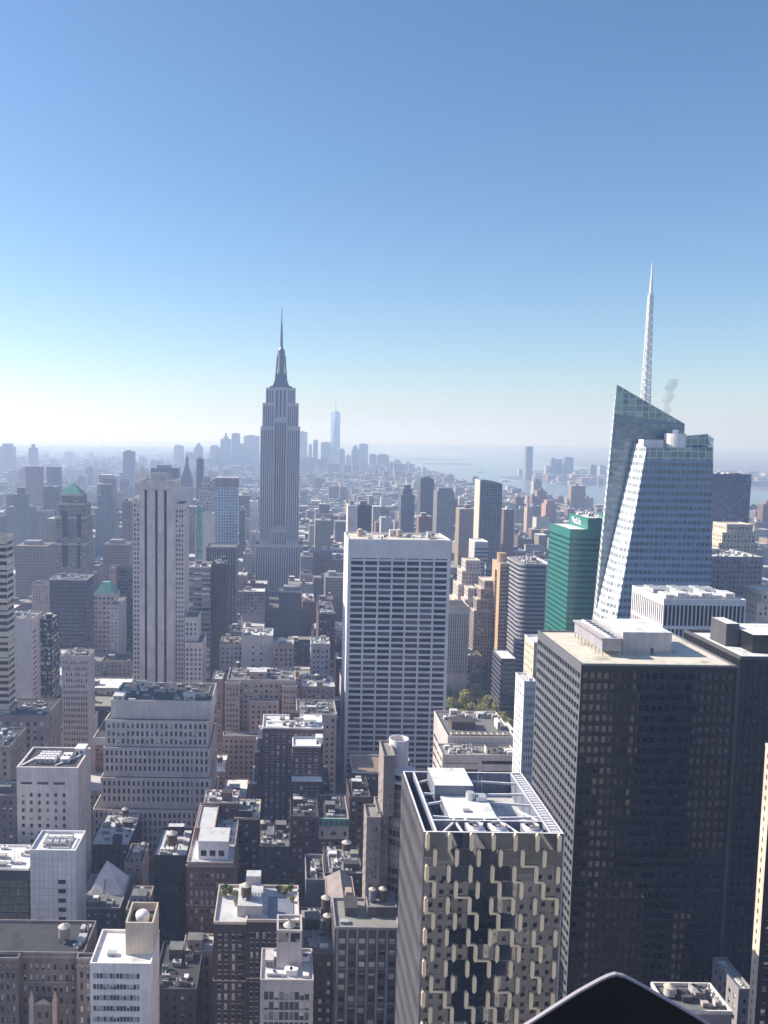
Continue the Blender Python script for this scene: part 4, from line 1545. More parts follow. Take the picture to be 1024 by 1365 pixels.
# ================================================================== centre middle distance
def big_stepped_brick():
    b = Bld('stepped_loft_building', 'large stepped tan brick loft building with many small windows in the centre', at(347, 950, 570).x, 575, 'tan', 'dark', 'grey', 'limestone', obj=True)
    sp = dict(bw=3.4, fh=3.75, ww=.46, wh=.5, zt=1.6, pair=0)
    x0, x1, z = bx(303, 394, 908, 575)
    b.block(x0, x1, 575, 606, 0, z, sp, par=1, corn=.5)
    xa, xb, za = bx(300, 320, 912, 571)
    b.block(xa, xb, 571, 574.98, 0, za, dict(sp, n=4), par=.8)
    xa, xb, za2 = bx(376, 396, 916, 571)
    b.block(xa, xb, 571, 574.98, 0, za2, dict(sp, n=4), par=.8)
    xa, xb, z2 = bx(333, 372, 935, 570)
    b.block(xa, xb, 569, 574.97, 0, z2, sp, par=.8)
    xa, xb, z3 = bx(297, 380, 982, 562)
    b.block(xa, xb, 562, 568.98, 0, z3, sp, par=.8)
    b.bulkhead(at(333, 890, 585).x, 580, z, 12, 10, 5, None, 'silver')
    b.clutter(x0, x1, 576, 606, z, 90, 14, 1, 2)
    b.finish()


big_stepped_brick()
simple('rear_left_loft', 'tan loft building with pale roof edge behind the large stepped loft building on its left', 293, 325, 858, 655, 24, 'limestone', dict(MAS, bw=3.6), 'dark', 'terracotta', .9, clut=91)
simple('blank_wall_building', 'building with big blank pale wall and white roof behind the large stepped loft building', 322, 364, 847, 650, 26, 'pale', dict(n=2, fh=5, ww=.3, wh=.35, zt=6, ml=6), 'dark', 'white', 1.0, clut=92)
simple('rear_right_loft', 'sunlit topped tan loft building right of the big blank pale wall', 364.5, 392, 860, 640, 22, 'tan', dict(MAS, bw=3.8), 'dark', 'silver', .9, clut=93)
simple('narrow_link_building', 'narrow shaded building filling the gap left of the large stepped loft building', 283, 297, 905, 600, 24, 'stone', dict(SMALL), 'dark', 'silver', .8, clut=94)


def purple_brick():
    b = Bld('purple_brick_building', 'dark purple brown brick building with white parapets stepping down its left side', at(385, 1020, 480).x, 490, 'purple', 'mixed', 'white', 'white', obj=True)
    sp = dict(bw=3.3, fh=3.6, ww=.4, wh=.42, zt=2.2, dep=.25, lint=True)
    x0, x1, z = bx(350, 431, 972, 488)
    b.block(x0, x1, 488, 512, 0, z, sp, par=.9, pt=.5)
    for a, c, y, Y in ((344, 351, 985, 489), (340, 346, 1003, 487), (336, 342, 1045, 485)):
        xa, xb, zb = bx(a, c, y, Y)
        xb = min(xb, x0 - .01) if a == 344 else xb
        b.block(xa, xb, Y + .01, 510, 0, zb, sp, par=.9, pt=.5)
    xa, xb, zb = bx(390, 428, 998, 470)
    b.block(xa, xb, 472, 487.98, 0, zb, sp, par=.9, pt=.6)
    xa, xb, zc = bx(389, 429, 1042, 466)
    b.block(xa, xb, 466, 471.98, 0, zc, dict(sp, wh=.5, ww=.5), par=.6)
    b.bulkhead(at(405, 975, 495).x, 493, z, 7, 9, 4, W['white'], 'white')
    b.bulkhead(at(421, 985, 480).x, 477, zb, 4, 6, 4, W['white'], 'white')
    b.clutter(x0, x1, 489, 511, z, 95, 12, 0, 1)
    b.finish()


purple_brick()
simple('stone_neighbour_building', 'grey stone building with flat cornice right of the purple brown brick building', 396, 449, 952, 535, 30, 'limestone', dict(MAS, fh=4), 'dark', 'bluegrey' if False else 'grey', 1, corn=.6, obj=True, clut=96, big=2)
simple('slim_stone_tower', 'slim stone tower with three tall top windows in the central dark canyon', 415, 440, 858, 640, 22, 'limestone', dict(n=4, fh=4.2, ww=.5, wh=.55, zt=3), 'dark', 'silver', .9, corn=.6, clut=97)
simple('canyon_wall_building', 'long dark building in the shade immediately left of the white ribbed slab tower', 425, 447, 818, 760, 60, 'brown', dict(MAS), 'dark', 'grey', .9, clut=98)
simple('low_roofs_building', 'low stone building with pale penthouse boxes in front of the slim stone tower', 402, 447, 915, 580, 30, 'stone', dict(SMALL), 'dark', 'silver', .9, clut=99, big=3, tank=1)
simple('mansard_building', 'stone building with dark pitched top below the ribbed dark tower', 294, 322, 842, 760, 26, 'stone', dict(bw=4, fh=5, ww=.5, wh=.5), 'dark', 'tar', .9, clut=100)


def ribbed_slab():
    Y0, D = 580.0, 42.0
    x0, x1, z = bx(464.5, 601.5, 721, Y0)
    b = Bld('white_ribbed_slab_tower', 'broad white slab tower with seven columns of dark ribbon windows', (x0 + x1) / 2, Y0 + D / 2, wallmat('slab_stone', (.68, .645, .69), .12), 'ink', 'sand', 'white', 'tower', obj=True)
    b.block(x0, x1, Y0, Y0 + D, 0, z, dict(n=7, fh=4.14, ww=.87, wh=.66, sill=.14, ml=1.6, zt=13.5, dep=.8), par=.9, pt=.7, side=dict(plain=True))
    # thin slit under the blank top band
    for k in range(7):
        w = (x1 - x0 - 3.2) / 7
        b.wall.box(x0 + 1.6 + w * (k + .07), x0 + 1.6 + w * (k + .93), Y0 - .03, Y0 - .004, z - 12.9, z - 12.3, 1, bottom=True)
    b.clutter(x0 + 2, x1 - 2, Y0 + 4, Y0 + D - 2, z, 101, 14, 0, 3)
    for xx in (x0 + 10, x0 + 38):
        b.tank(xx, Y0 + 22, z, 2.2, 4.4, .6, W['tan'])
    b.finish()


ribbed_slab()


def stage_block():
    Y0, D = 480.0, 46.0
    x0, x1, z = bx(597, 687, 984, Y0)
    b = Bld('low_grey_office', 'low broad grey office building with black roof plant in front of the park', (x0 + x1) / 2, Y0 + D / 2, 'concrete', 'dark', 'grey', 'pale')
    b.block(x0, x1, Y0, Y0 + D, 0, z, dict(n=3, fh=6, ww=.9, wh=.4, zt=11), par=1.0)
    b.bulkhead(x0 + 5, Y0 + 14, z, 14, 10, 4.5, W['brown'], 'tar')
    for k in range(10):
        b.unit(x0 + 2.5 + k * 3.4, Y0 + 3, z, 2.4, 3, 1.4, 1, W['cream'])
    b.clutter(x0 + 2, x1, Y0 + 26, Y0 + D, z, 102, 12, 0, 2)
    b.unit(x1 - 7, Y0 + 14, z, 2, 8, 5, 0, W['white'])
    b.finish()
    simple('low_grey_step', 'pale lower step building in front of the low broad grey office', 590, 690, 1006, 462, 17, 'pale', dict(n=2, fh=5, ww=.9, wh=.4), 'dark', 'gravel', .8, clut=103)
    b = simple('white_side_building', 'white building with brilliant sunlit side wall left of the black slab tower', 699, 716, 908, 392, 15, 'white', dict(n=4, fh=3.7, ww=.4, wh=.5), 'dark', 'white', 1, clut=104)
    simple('cream_stepped_building', 'cream stepped building rising between the white side wall and the black slab tower', 712, 735, 856, 404, 16, 'cream', dict(SMALL), 'dark', 'white', 1, trim='white')


stage_block()
# ================================================================== tall spired stone tower
def spired_tower():
    Y0 = 1320.0
    k = Y0 / FOC
    cx = at(373, 640, Y0).x
    b = Bld('spired_skyscraper', 'tall grey stone Art Deco skyscraper with stepped crown and needle mast', cx, Y0 + 22, wallmat('spire_stone', (.53, .475, .49), .1), gridmat('spire_window', (.02, .025, .045), (.10, .10, .115), 50, 3.7, 0, .38, .3), 'grey', None, 'tower')
    sp = dict(bw=3.6, fh=400, ww=.46, wh=.96, sill=.03, dep=.9, ml=.9, zt=3)

    def col(x0, x1, y0, y1, za, zb, zt=3, **q):
        s_ = dict(sp, fh=max(2, zb - za - zt - .5), zt=zt)
        s_.update(q)
        b.block(x0, x1, y0, y1, za, zb, s_, par=.9, corn=0)
    w = 61.5 / 2
    z = {n: CAMZ + (579 - y) * k for n, y in dict(base=725, mid=705, body=568, sh=537, top=517).items()}
    col(cx - 37, cx + 38, Y0 - 6, Y0 + 40, 0, z['base'], n=20)
    col(cx - 44, cx - 37.02, Y0 + 2, Y0 + 40, 0, z['base'] + 18, n=2)
    # two flanking bays stand 2.5 m in front of the recessed centre
    for s_ in (-1, 1):
        a, c = sorted((cx + s_ * w, cx + s_ * 9.8))
        col(a, c, Y0, Y0 + 42, z['base'] + .01, z['body'], n=6)
        a, c = sorted((cx + s_ * 28, cx + s_ * 9.8))
        col(a, c, Y0 + 2, Y0 + 40, z['body'] + .01, z['sh'], n=5)
        a, c = sorted((cx + s_ * 23, cx + s_ * 9.8))
        col(a, c, Y0 + 4, Y0 + 38, z['sh'] + .01, z['top'], n=3)
    col(cx - 12, cx + 12, Y0 - 2.5, Y0 - .02, z['base'] + .01, z['mid'], n=6)
    b.block(cx - 9.78, cx + 9.78, Y0 + 3.5, Y0 + 37, z['mid'], z['body'] + 12, dict(sp, fh=z['body'] + 12 - z['mid'] - 4, n=5, ww=.62), par=0)
    b.block(cx - 9.78, cx + 9.78, Y0 + 4.5, Y0 + 36, z['body'] + 12.01, z['top'] + 1, dict(sp, fh=z['top'] - z['body'] - 16, n=3, ww=.5), par=.8)
    for s_ in (-1, 0, 1):
        m = MB()                       # tall arched windows under the terrace
        m.box(cx + s_ * 6 - 1.4, cx + s_ * 6 + 1.4, Y0 + 4.2, Y0 + 4.48, z['top'] - 20, z['top'] - 7, 0, bottom=True)
        b.part(m, 'crown_window', [G['navy']])
    cy = Y0 + 21
    zt = z['top']
    METB = wallmat('mast_metal', (.12, .13, .16), .15, .4, .5, .6)
    m = MB()
    m.frust(cx - 18, cx + 18, cy - 14, cy + 14, zt + .9, cx - 16, cx + 16, cy - 12, cy + 12, zt + 4, 0)
    m.frust(cx - 13, cx + 13, cy - 11, cy + 11, zt + 4, cx - 9, cx + 9, cy - 9, cy + 9, zt + 14, 0)
    m.frust(cx - 9, cx + 9, cy - 9, cy + 9, zt + 14, cx - 6.2, cx + 6.2, cy - 6.2, cy + 6.2, zt + 24, 0)
    for q in range(4):
        u, v = ((1, 0), (0, 1), (-1, 0), (0, -1))[q]
        m.beam((cx + u * 9, cy + v * 9, zt + 8), (cx + u * 5.6, cy + v * 5.6, zt + 52), 2.4)
    m.cyl(cx, cy, zt + 20, zt + 54, 5.6, 5.0, 20, 1)
    m.cyl(cx, cy, zt + 54, zt + 56.5, 6.2, 6.2, 24, 0, bottom=True)
    m.cyl(cx, cy, zt + 57.5, zt + 60, 5.2, 5.2, 24, 0, bottom=True)
    m.cyl(cx, cy, zt + 60, zt + 65, 4.6, 2.2, 20, 0)
    b.part(m, 'mast_tower', [METB, gridmat('mast_glass', (.05, .06, .09), (.2, .21, .24), 2.4, 60, .45, .02, .3)])
    a = MB()
    a.cyl(cx, cy, zt + 65, zt + 84, 2.3, 2.0, 10, 0)
    a.cyl(cx, cy, zt + 84, zt + 98, 1.6, 1.3, 10, 0)
    a.cyl(cx, cy, zt + 98, CAMZ + (579 - 410) * k, 1.0, .5, 8, 0)
    for q in range(9):
        zq = zt + 66 + q * 4
        a.cyl(cx, cy, zq, zq + 1.6, 2.5 - q * .1, 2.5 - q * .1, 10, 0, bottom=True)
    b.part(a, 'antenna', [METB])
    b.finish()


spired_tower()


# ================================================================== faceted crystal glass tower
def crystal_tower():
    Yf, Ym, Yb = 560.0, 586.0, 622.0
    gf = gridmat('crystal_glass', (.045, .085, .135), (.16, .25, .385), 3.1, 4.8, .2, .5, .05, .0, .02, .5, 1, 0, .15)
    gr_ = gridmat('crystal_rear_glass', (.085, .14, .19), (.14, .205, .27), 3.1, 4.2, .12, .35, .06, .0, .02, .3, 1, 0, .15)
    gl = gridmat('crystal_sunlit_glass', (.30, .34, .38), (.66, .68, .70), 3.1, 4.8, .2, .5, .12, .1, .02, .35, .8)  # crystal glass with sunlight painted in as paler panes and frames
    gt = gridmat('crystal_screen_glass', (.14, .21, .25), (.48, .55, .58), 4.6, 4.4, .12, .14, .06, .4, .014, .4, .8)
    A = at(862, 597, Yf)
    Bq = at(951, 596, Yf)
    C = at(822, 824, Yf)
    Dd = at(948.5, 790, Yf)

    def ext(p, q, z):
        t = (z - p.z) / (q.z - p.z)
        return p + (q - p) * t
    C0, D0 = ext(A, C, 0), ext(Bq, Dd, 0)
    A2 = at(844, 588.6, Ym + 4)
    C2 = at(790, 824, Ym + 4)
    C20 = ext(A2, C2, 0)
    root = empty('crystal_tower', (A.x + 20, 590, 0), 'faceted blue glass crystal skyscraper with slanted corner and white lattice spire', 'tower')
    FOOT.append((195, 300, 550, 640))
    zb = zz(613, Yf, 900)              # where the glass screen begins
    pa, pb = ext(A, C, zb), ext(Bq, Dd, zb)
    m = MB()
    m.poly([C0, D0, pb, pa], 0)                                   # broad front
    B2 = Vector((Bq.x + 1, Ym, Bq.z + 2))
    D20 = Vector((D0.x + 2, Ym, 0))
    m.poly([D0, D20, B2, Bq], 0)                                  # right side
    roofz = zb - 2
    m.poly([ext(A, C, roofz), ext(Bq, Dd, roofz), Vector((B2.x - .3, Ym, roofz)), ext(A2, C2, roofz)], 1)
    m.build('front_crystal', [gf, R['white']], root)
    s = MB()
    s.poly([pa, pb, Bq, A], 0)
    th = Vector((0, .5, 0))
    s.poly([pb + th, pa + th, A + th, Bq + th], 0)
    s.poly([A, Bq, Bq + th, A + th], 0)
    s.build('glass_screen', [gt], root)
    s = MB()
    s.poly([C20, C0, A, A2], 0)                                   # canted facet, sunlight painted into its glass
    s.build('canted_facet', [gl], root)
    # taller rear crystal
    P0 = at(822.5, 512.5, Ym)
    P1 = at(913, 565, Ym)
    P2 = at(914, 592, Ym)
    L1 = at(806, 690, Ym)
    L0 = ext(P0, L1, 0)
    zs = zz(551, Ym, 830)
    r = MB()
    pl = ext(P0, L1, zs)
    rx = Vector((P1.x, Ym, 0))
    r.poly([Vector((L0.x, Ym, 0)), rx, Vector((P1.x, Ym, min(zs, P1.z))), Vector((pl.x, Ym, zs)) if zs > P1.z else pl], 0)
    d = Vector((0, Yb - Ym, 0))
    r.poly([L0 + d * 1.0 + Vector((11, 0, 0)), L0, P0, P0 + d * .8 + Vector((10, 0, -8))], 1)   # left side
    r.poly([rx, rx + d, P1 + d + Vector((0, 0, -6)), P1], 0)
    bk = [L0 + d + Vector((11, 0, 0)), rx + d, P1 + d + Vector((0, 0, -6)), P0 + d * .8 + Vector((10, 0, -8))]
    r.poly(list(reversed(bk)), 0)
    r.poly([P0 + Vector((.5, .6, -9)), P1 + Vector((0, .6, -6)), P1 + d + Vector((0, 0, -7)), P0 + d * .8 + Vector((10, 0, -9))], 2)
    r.build('rear_crystal', [gr_, gl, R['grey']], root)
    s = MB()
    s.poly([Vector((pl.x, Ym, zs)), Vector((P1.x, Ym, min(zs, P1.z))), P1, P0], 0)
    s.poly([P1 + th, Vector((P1.x, Ym, min(zs, P1.z))) + th, Vector((pl.x, Ym, zs)) + th, P0 + th], 0)
    s.poly([P0, P1, P1 + th, P0 + th], 0)
    s.build('glass_screen', [gt], root)
    # right fin
    f = MB()
    q = [at(914, 600, Ym - 6), at(948, 600, Ym - 6), at(943, 578.5, Ym - 6), at(914, 581, Ym - 6)]
    q2 = at(951, 597, Ym + 8)
    f.poly(q, 0)
    f.poly([q[1], q2, Vector((q2.x, q2.y, q[2].z - 3)), q[2]], 1)
    f.poly([p + Vector((0, .6, 0)) for p in reversed(q)], 0)
    f.build('glass_screen', [gt, gl], root)
    # rooftop plant
    p = MB()
    a, c, z1 = bx(858, 885, 586, Yf + 12)
    p.box(a, c, Yf + 12, Yf + 20, roofz + .01, z1, 0)
    a, c, z2 = bx(885, 915, 578, Yf + 18)
    p.cyl((a + c) / 2, Yf + 17.5, roofz + .01, z2, (c - a) / 2 * .9, (c - a) / 2 * .9, 24, 0)
    p.cyl((a + c) / 2, Yf + 17.5, z2, z2 + 2.5, 2, 2, 16, 0)
    p.build('roof_plant', [W['white']], root)
    # lattice spire
    sb = at(860, 548, 600)
    tip = at(869.5, 350.5, 600)
    top = at(867.4, 392, 600)
    sx, sz, tz, uz = sb.x, sb.z, top.z, tip.z
    sx = (sb.x + top.x) / 2
    WS = wallmat('spire_white', (.78, .79, .8), .05, .4, .5, .1)
    m = MB()
    n = 16
    hw = lambda t: 2.5 * (1 - t) + 1.2 * t
    for i in range(n):
        t0, t1 = i / n, (i + 1) / n
        za, zb_ = sz + (tz - sz) * t0, sz + (tz - sz) * t1
        wa, wb = hw(t0), hw(t1)
        cs = ((-1, -1), (1, -1), (1, 1), (-1, 1))
        for j in range(4):
            (ax, ay), (bx_, by_) = cs[j], cs[(j + 1) % 4]
            m.beam((sx + ax * wa, 600 + ay * wa, za), (sx + ax * wb, 600 + ay * wb, zb_), .6)
            m.beam((sx + ax * wa, 600 + ay * wa, za), (sx + bx_ * wb, 600 + by_ * wb, zb_), .5)
            m.beam((sx + ax * wa, 600 + ay * wa, za), (sx + bx_ * wa, 600 + by_ * wa, za), .5)
    m.cyl(sx, 600, sz, tz, 1.2, .7, 8, 0)
    sp_ = m.build('lattice_spire', [WS], root)
    t = MB()
    t.cyl(sx, 600, tz, tz + (uz - tz) * .5, 1.15, .9, 10, 0)
    t.cyl(sx, 600, tz + (uz - tz) * .5, uz, .75, .35, 10, 0)
    t.build('spire_tip', [WS], sp_)


crystal_tower()


# ================================================================== right middle distance
def green_tower():
    Y0 = 640.0
    GG = wallmat('green_panel', (.035, .19, .155), .1, .35, .5)
    gm = gridmat('green_glass', (.008, .05, .045), (.035, .19, .155), 1.6, 4.0, .15, .02, .1, .1)
    b = Bld('green_glass_tower', 'green glass banded office tower with a signed roof box', 230, 660, GG, gm, 'white', GG, 'tower')
    x0, x1, z = bx(760, 806, 707, Y0)
    x1 += 12
    sp = dict(n=1, fh=4.1, ww=1, wh=.42, ml=.05, dep=.15, zt=5)
    b.block(x0, x1, Y0, Y0 + 50, 0, z, sp, par=.8)
    u0, u1, uz = bx(784, 806, 692, Y0 + 3)
    b.block(u0, u1 + 11, Y0 + 3, Y0 + 46, z + .003, uz, None, par=.8)
    b.clutter(u0, u1 + 11, Y0 + 3, Y0 + 46, uz, 105, 8, 0, 2)
    b.finish()
    # white lettering on the left wall of the roof box
    cu = bpy.data.curves.new('sign_text', 'FONT')
    cu.body = 'MetLife'
    cu.align_x, cu.align_y = 'CENTER', 'CENTER'
    cu.size = 7.2
    cu.extrude = .15
    tmp = bpy.data.objects.new('sign_text', cu)
    COL.objects.link(tmp)
    bpy.context.view_layer.update()
    me = bpy.data.meshes.new_from_object(tmp.evaluated_get(bpy.context.evaluated_depsgraph_get()))
    bpy.data.objects.remove(tmp)
    me.materials.clear()
    me.materials.append(W['white'])
    o = bpy.data.objects.new('sign', me)
    COL.objects.link(o)
    o.parent = b.root
    org = Vector(ORG[b.root.name])
    o.location = Vector((u0 - .2, Y0 + 28, z + (uz - z) * .55)) - org
    o.rotation_euler = (math.pi / 2, 0, -math.pi / 2)
    bpy.context.view_layer.update()


green_tower()


def rounded_striped():
    Y0, D = 760.0, 48.0
    x0, x1, z = bx(694, 729, 752, Y0)
    b = Bld('rounded_corner_tower', 'banded grey office tower with a rounded corner left of the green glass tower', x0 + 14, Y0 + D / 2, 'grey', 'blue', 'gravel', 'white', 'tower')
    FOOT.append((x0, x1, Y0, Y0 + D))
    r = 8.0
    pts = [(x0, Y0 + D), (x0, Y0 + r)]
    for k in range(1, 8):
        a = math.pi + k / 8 * math.pi / 2
        pts.append((x0 + r + r * math.cos(a), Y0 + r + r * math.sin(a)))
    pts += [(x0 + r, Y0), (x1, Y0), (x1, Y0 + D)]

    def ring(zb, zt, ins, mi, cap):
        cx, cy = (x0 + x1) / 2, Y0 + D / 2
        q = [(x + (cx - x) / abs(cx - x + 1e-6) * ins if abs(cx - x) > ins else x, y + (cy - y) / abs(cy - y + 1e-6) * ins) for x, y in pts]
        for (ax, ay), (bx_, by_) in zip(q, q[1:] + q[:1]):
            b.wall.poly([(ax, ay, zb), (bx_, by_, zb), (bx_, by_, zt), (ax, ay, zt)], mi)
        if cap:
            b.wall.poly([(x, y, zt) for x, y in q], mi)
    zc = z
    while zc > 8:
        ring(zc - 1.9, zc, 0, 0, True)
        ring(zc - 4.0, zc - 1.9, .5, 1, False)
        zc -= 4.0
    b.roof.poly([(x, y, z + .01) for x, y in pts])
    w = MB()
    w.box(x1 + .003, x1 + 1.6, Y0 - .6, Y0 + D, 0, z + 1.5, 0)
    b.part(w, 'end_wall', [W['white']])
    b.clutter(x0 + 2, x1, Y0 + 3, Y0 + D, z, 106, 14, 0, 3)
    b.finish()


rounded_striped()


def tan_slim():
    Y0 = 800.0
    x0, x1, z = bx(667, 679.5, 752, Y0)
    b = Bld('tan_slim_tower', 'very slim tan tower with a bronze glass stripe and round tan crown', (x0 + x1) / 2, Y0 + 15, 'tan', 'navy', 'sand', 'tan', 'tower')
    b.wm = wallmat('wall_orange_tan', (.50, .34, .22), .1)
    b.block(x0, x1, Y0, Y0 + 31, 0, z, dict(n=5, fh=3.7, ww=.8, wh=.62, ml=.4, zt=2), par=.8, side=dict(plain=True))
    m = MB()
    m.box(x0 - .1, x0 - .004, Y0 + 11, Y0 + 19, 10, z - 8, 0)
    b.part(m, 'glass_stripe', [gridmat('bronze_stripe', (.05, .03, .025), (.10, .06, .045), 20, 3.7, 0, .3)])
    c = MB()
    c.cyl((x0 + x1) / 2, Y0 + 14, z + .003, z + 8, 4.2, 4.2, 20, 0)
    c.cyl((x0 + x1) / 2, Y0 + 14, z + 8, z + 9, 4.6, 4.6, 20, 0, bottom=True)
    b.part(c, 'round_crown', [b.wm])
    b.finish()


tan_slim()


def zig(name, label, steps, Y0, D, wall, sp, glass='dark'):
    b = Bld(name, label, at(steps[0][0], 800, Y0).x, Y0 + D / 2, wall, glass, 'sand', 'cream', 'building')
    prev = 0
    for i, (a, c, y) in enumerate(steps):
        x0, x1, z = bx(a, c, y, Y0 + i * 1.5)
        b.block(x0, x1, Y0 + i * 1.5, Y0 + D - i * 1.5, prev, z, sp, par=.8)
        prev = z + .004
    b.finish()
    return b


LM = dict(bw=3.2, fh=3.8, ww=.4, wh=.6, dep=.4)
zig('stepped_limestone_tower', 'shaded stone setback tower with a jagged sunlit cream left side, farther of two', [(606, 643, 800), (611, 643, 780), (616, 642, 762), (621, 641, 748)], 860, 30, 'limestone', LM)
zig('setback_stone_building', 'stone setback building with jagged sunlit left edge beside the very slim tan tower', [(632, 664, 815), (636, 664, 800), (641, 664, 786), (646, 663, 775)], 820, 34, 'stone', LM)
zig('middle_setback_building', 'small stone setback building wedged between the two jagged sided stone towers', [(620, 634, 800), (624, 634, 785)], 840, 24, 'limestone', LM)
simple('striped_stone_block', 'light stone block with close vertical window stripes right of the white ribbed slab tower', 597, 626, 808, 760, 28, 'limestone', dict(n=9, fh=60, ww=.45, wh=.93, zt=4, dep=.5), gridmat('stripe_window', (.04, .045, .06), (.2, .19, .18), 50, 3.7, 0, .4, .3), 'tar', 1.0)
simple('teal_banded_block', 'teal glass banded block with bright white side wall behind the stone setback towers', 633, 651, 722, 950, 30, 'concrete', dict(BAND, fh=4.2), 'teal', 'white', 1.0, side=dict(plain=True), trim='white')
simple('teal_lower_block', 'lower blue glass block right of the teal banded block', 648, 662, 752, 940, 26, 'bluegrey', dict(BAND, fh=4.2), 'teal', 'grey', .8)
simple('beaux_arts_building', 'ornate dark stone mansard building at the back of the tree filled park', 590, 642, 874, 800, 30, 'stone', dict(bw=4.6, fh=5, ww=.5, wh=.55, belt=1, zt=7, dep=.6), 'mixed', 'tar', .8, corn=1, clut=108, big=2)
simple('dark_street_block', 'dark glass block with sloping white roof at the foot of the very slim tan tower', 668, 689, 878, 705, 30, 'darkgrey', dict(BAND, fh=4), 'navy', 'white', .6)
simple('park_side_building', 'small tan building between the park and the very slim tan tower', 640, 662, 880, 822, 24, 'tan', dict(MAS), 'dark', 'terracotta', .8)


def slope_tower():
    Y0 = 1150.0
    x0, x1, z = bx(641, 670, 645, Y0)
    b = Bld('slant_top_tower', 'dark glass tower with a curved slanting top and thin bright left edge', (x0 + x1) / 2, Y0 + 15, gridmat('slant_glass', (.05, .065, .095), (.16, .18, .21), 4, 3.6, .25, .3, .15, .1), 'navy', 'grey', 'darkgrey', 'tower')
    b.block(x0, x1, Y0, Y0 + 30, 0, z, None, par=0, roof=False)
    m = MB()
    n = 8
    P = [(x0 + (x1 - x0) * i / n, z + 5.5 * (1 - (i / n) ** 2)) for i in range(n + 1)]
    for (ax, az), (bx_, bz) in zip(P, P[1:]):
        m.poly([(ax, Y0, az), (bx_, Y0, bz), (bx_, Y0 + 30, bz), (ax, Y0 + 30, az)], 1)
        m.poly([(ax, Y0, z), (bx_, Y0, z), (bx_, Y0, bz), (ax, Y0, az)], 0)
    b.part(m, 'curved_roof', [W['bluegrey'], W['grey']])
    e = MB()
    e.box(x0 - 1.2, x0 - .004, Y0 - .5, Y0 + 30, 0, z + 5, 0)
    b.part(e, 'edge_wall', [W['cream']])
    b.finish()


slope_tower()


def fin_block():
    Y0, D = 430.0, 40.0
    x0, x1, z = bx(885, 995, 801, Y0)
    b = Bld('finned_white_building', 'flat roofed building with white vertical fins over dark glass in front of the crystal skyscraper', (x0 + x1) / 2, Y0 + D / 2, 'white', 'ink', 'white', 'white')
    b.block(x0, x1, Y0, Y0 + D, 0, z, dict(n=20, fh=12.5, ww=.76, wh=.86, zt=1.6, ml=.4, dep=.6), par=.8, side=dict(n=16, fh=12.5, ww=.6, wh=.86, zt=1.6, ml=.4, dep=1.0))
    for k in range(6):
        b.unit(x0 + 3 + k * 6.2, Y0 + 5, z, 5, 9, 2.2 + (k % 2), 3, W['white'])
        b.unit(x0 + 3 + k * 6.2, Y0 + 20, z, 5, 12, 2.6 - (k % 2) * .8, 3, MET)
    b.finish()


fin_block()
simple('grey_slab_tower', 'dark blue grey slab tower rising behind the right side of the crystal skyscraper', 947, 1002, 632, 820, 30, gridmat('slab_grid', (.11, .13, .2), (.17, .19, .26), 3, 3.7, .4, .4, .3), None, 'navy', 'grey', 1.0, clut=109, cat='tower')
zig('stone_ziggurat_building', 'pale stone stepped building with small towers right of the crystal skyscraper', [(953, 1013, 742), (958, 1011, 725), (963, 1008, 711), (969, 1004, 700)], 770, 34, 'cream', LM)
simple('grey_window_box', 'plain grey box building with small windows in front of the pale stone stepped building', 949, 1018, 742, 620, 40, 'grey', dict(bw=3, fh=3.8, ww=.4, wh=.35), 'dark', 'white', 1, clut=110)
zig('edge_cream_building', 'cream stepped stone building cut off by the right frame edge', [(1003, 1060, 830), (1010, 1060, 805), (1016, 1060, 790)], 560, 30, 'cream', LM)

# towers of the middle far distance
FT = dict(bw=4, fh=3.9, ww=.5, wh=.5)


def far_tower(name, label, px0, px1, py, Y, D, mat, extra=None, cat='tower'):
    x0, x1, z = bx(px0, px1, py, Y)
    root = empty(name, ((x0 + x1) / 2, Y + D / 2, 0), label, cat)
    m = MB()
    m.box(x0, x1, Y, Y + D, 0, z)
    FOOT.append((x0, x1, Y, Y + D))
    m.build('wall', [mat], root)
    if extra:
        extra(root, x0, x1, Y, Y + D, z, mat)
    else:
        u = MB()
        w = x1 - x0
        u.box(x0 + w * .2, x0 + w * .7, Y + D * .3, Y + D * .7, z + .01, z + 5)
        u.build('roof_plant', [W['grey']], root)
    return root


FG = lambda n, g, f, du=4, dv=3.8, fu=.4, fv=.45: gridmat(n, g, f, du, dv, fu, fv, .3)
gdark = FG('far_dark', (.05, .06, .08), (.1, .105, .12))
gmid = FG('far_mid', (.07, .08, .1), (.22, .215, .22))
gpale = FG('far_pale', (.12, .13, .15), (.42, .4, .38))
gbrick = FG('far_brick', (.05, .05, .06), (.24, .17, .14))


def spike(h, f=.5, mat=None, nm='pyramid_roof'):
    def fn(root, x0, x1, y0, y1, z, m):
        b = MB()
        cx, cy = (x0 + x1) / 2, (y0 + y1) / 2
        b.frust(x0, x1, y0, y1, z + .01, cx - .4, cx + .4, cy - .4, cy + .4, z + h)
        b.build(nm, [mat or m], root)
    return fn


def setb(levels):
    def fn(root, x0, x1, y0, y1, z, m):
        cx, cy, w, d = (x0 + x1) / 2, (y0 + y1) / 2, (x1 - x0) / 2, (y1 - y0) / 2
        b = MB()
        zp = z
        for f, h in levels:
            b.box(cx - w * f, cx + w * f, cy - d * f, cy + d * f, zp + .01, zp + h)
            zp += h
        b.build('upper_stage', [m], root)
    return fn


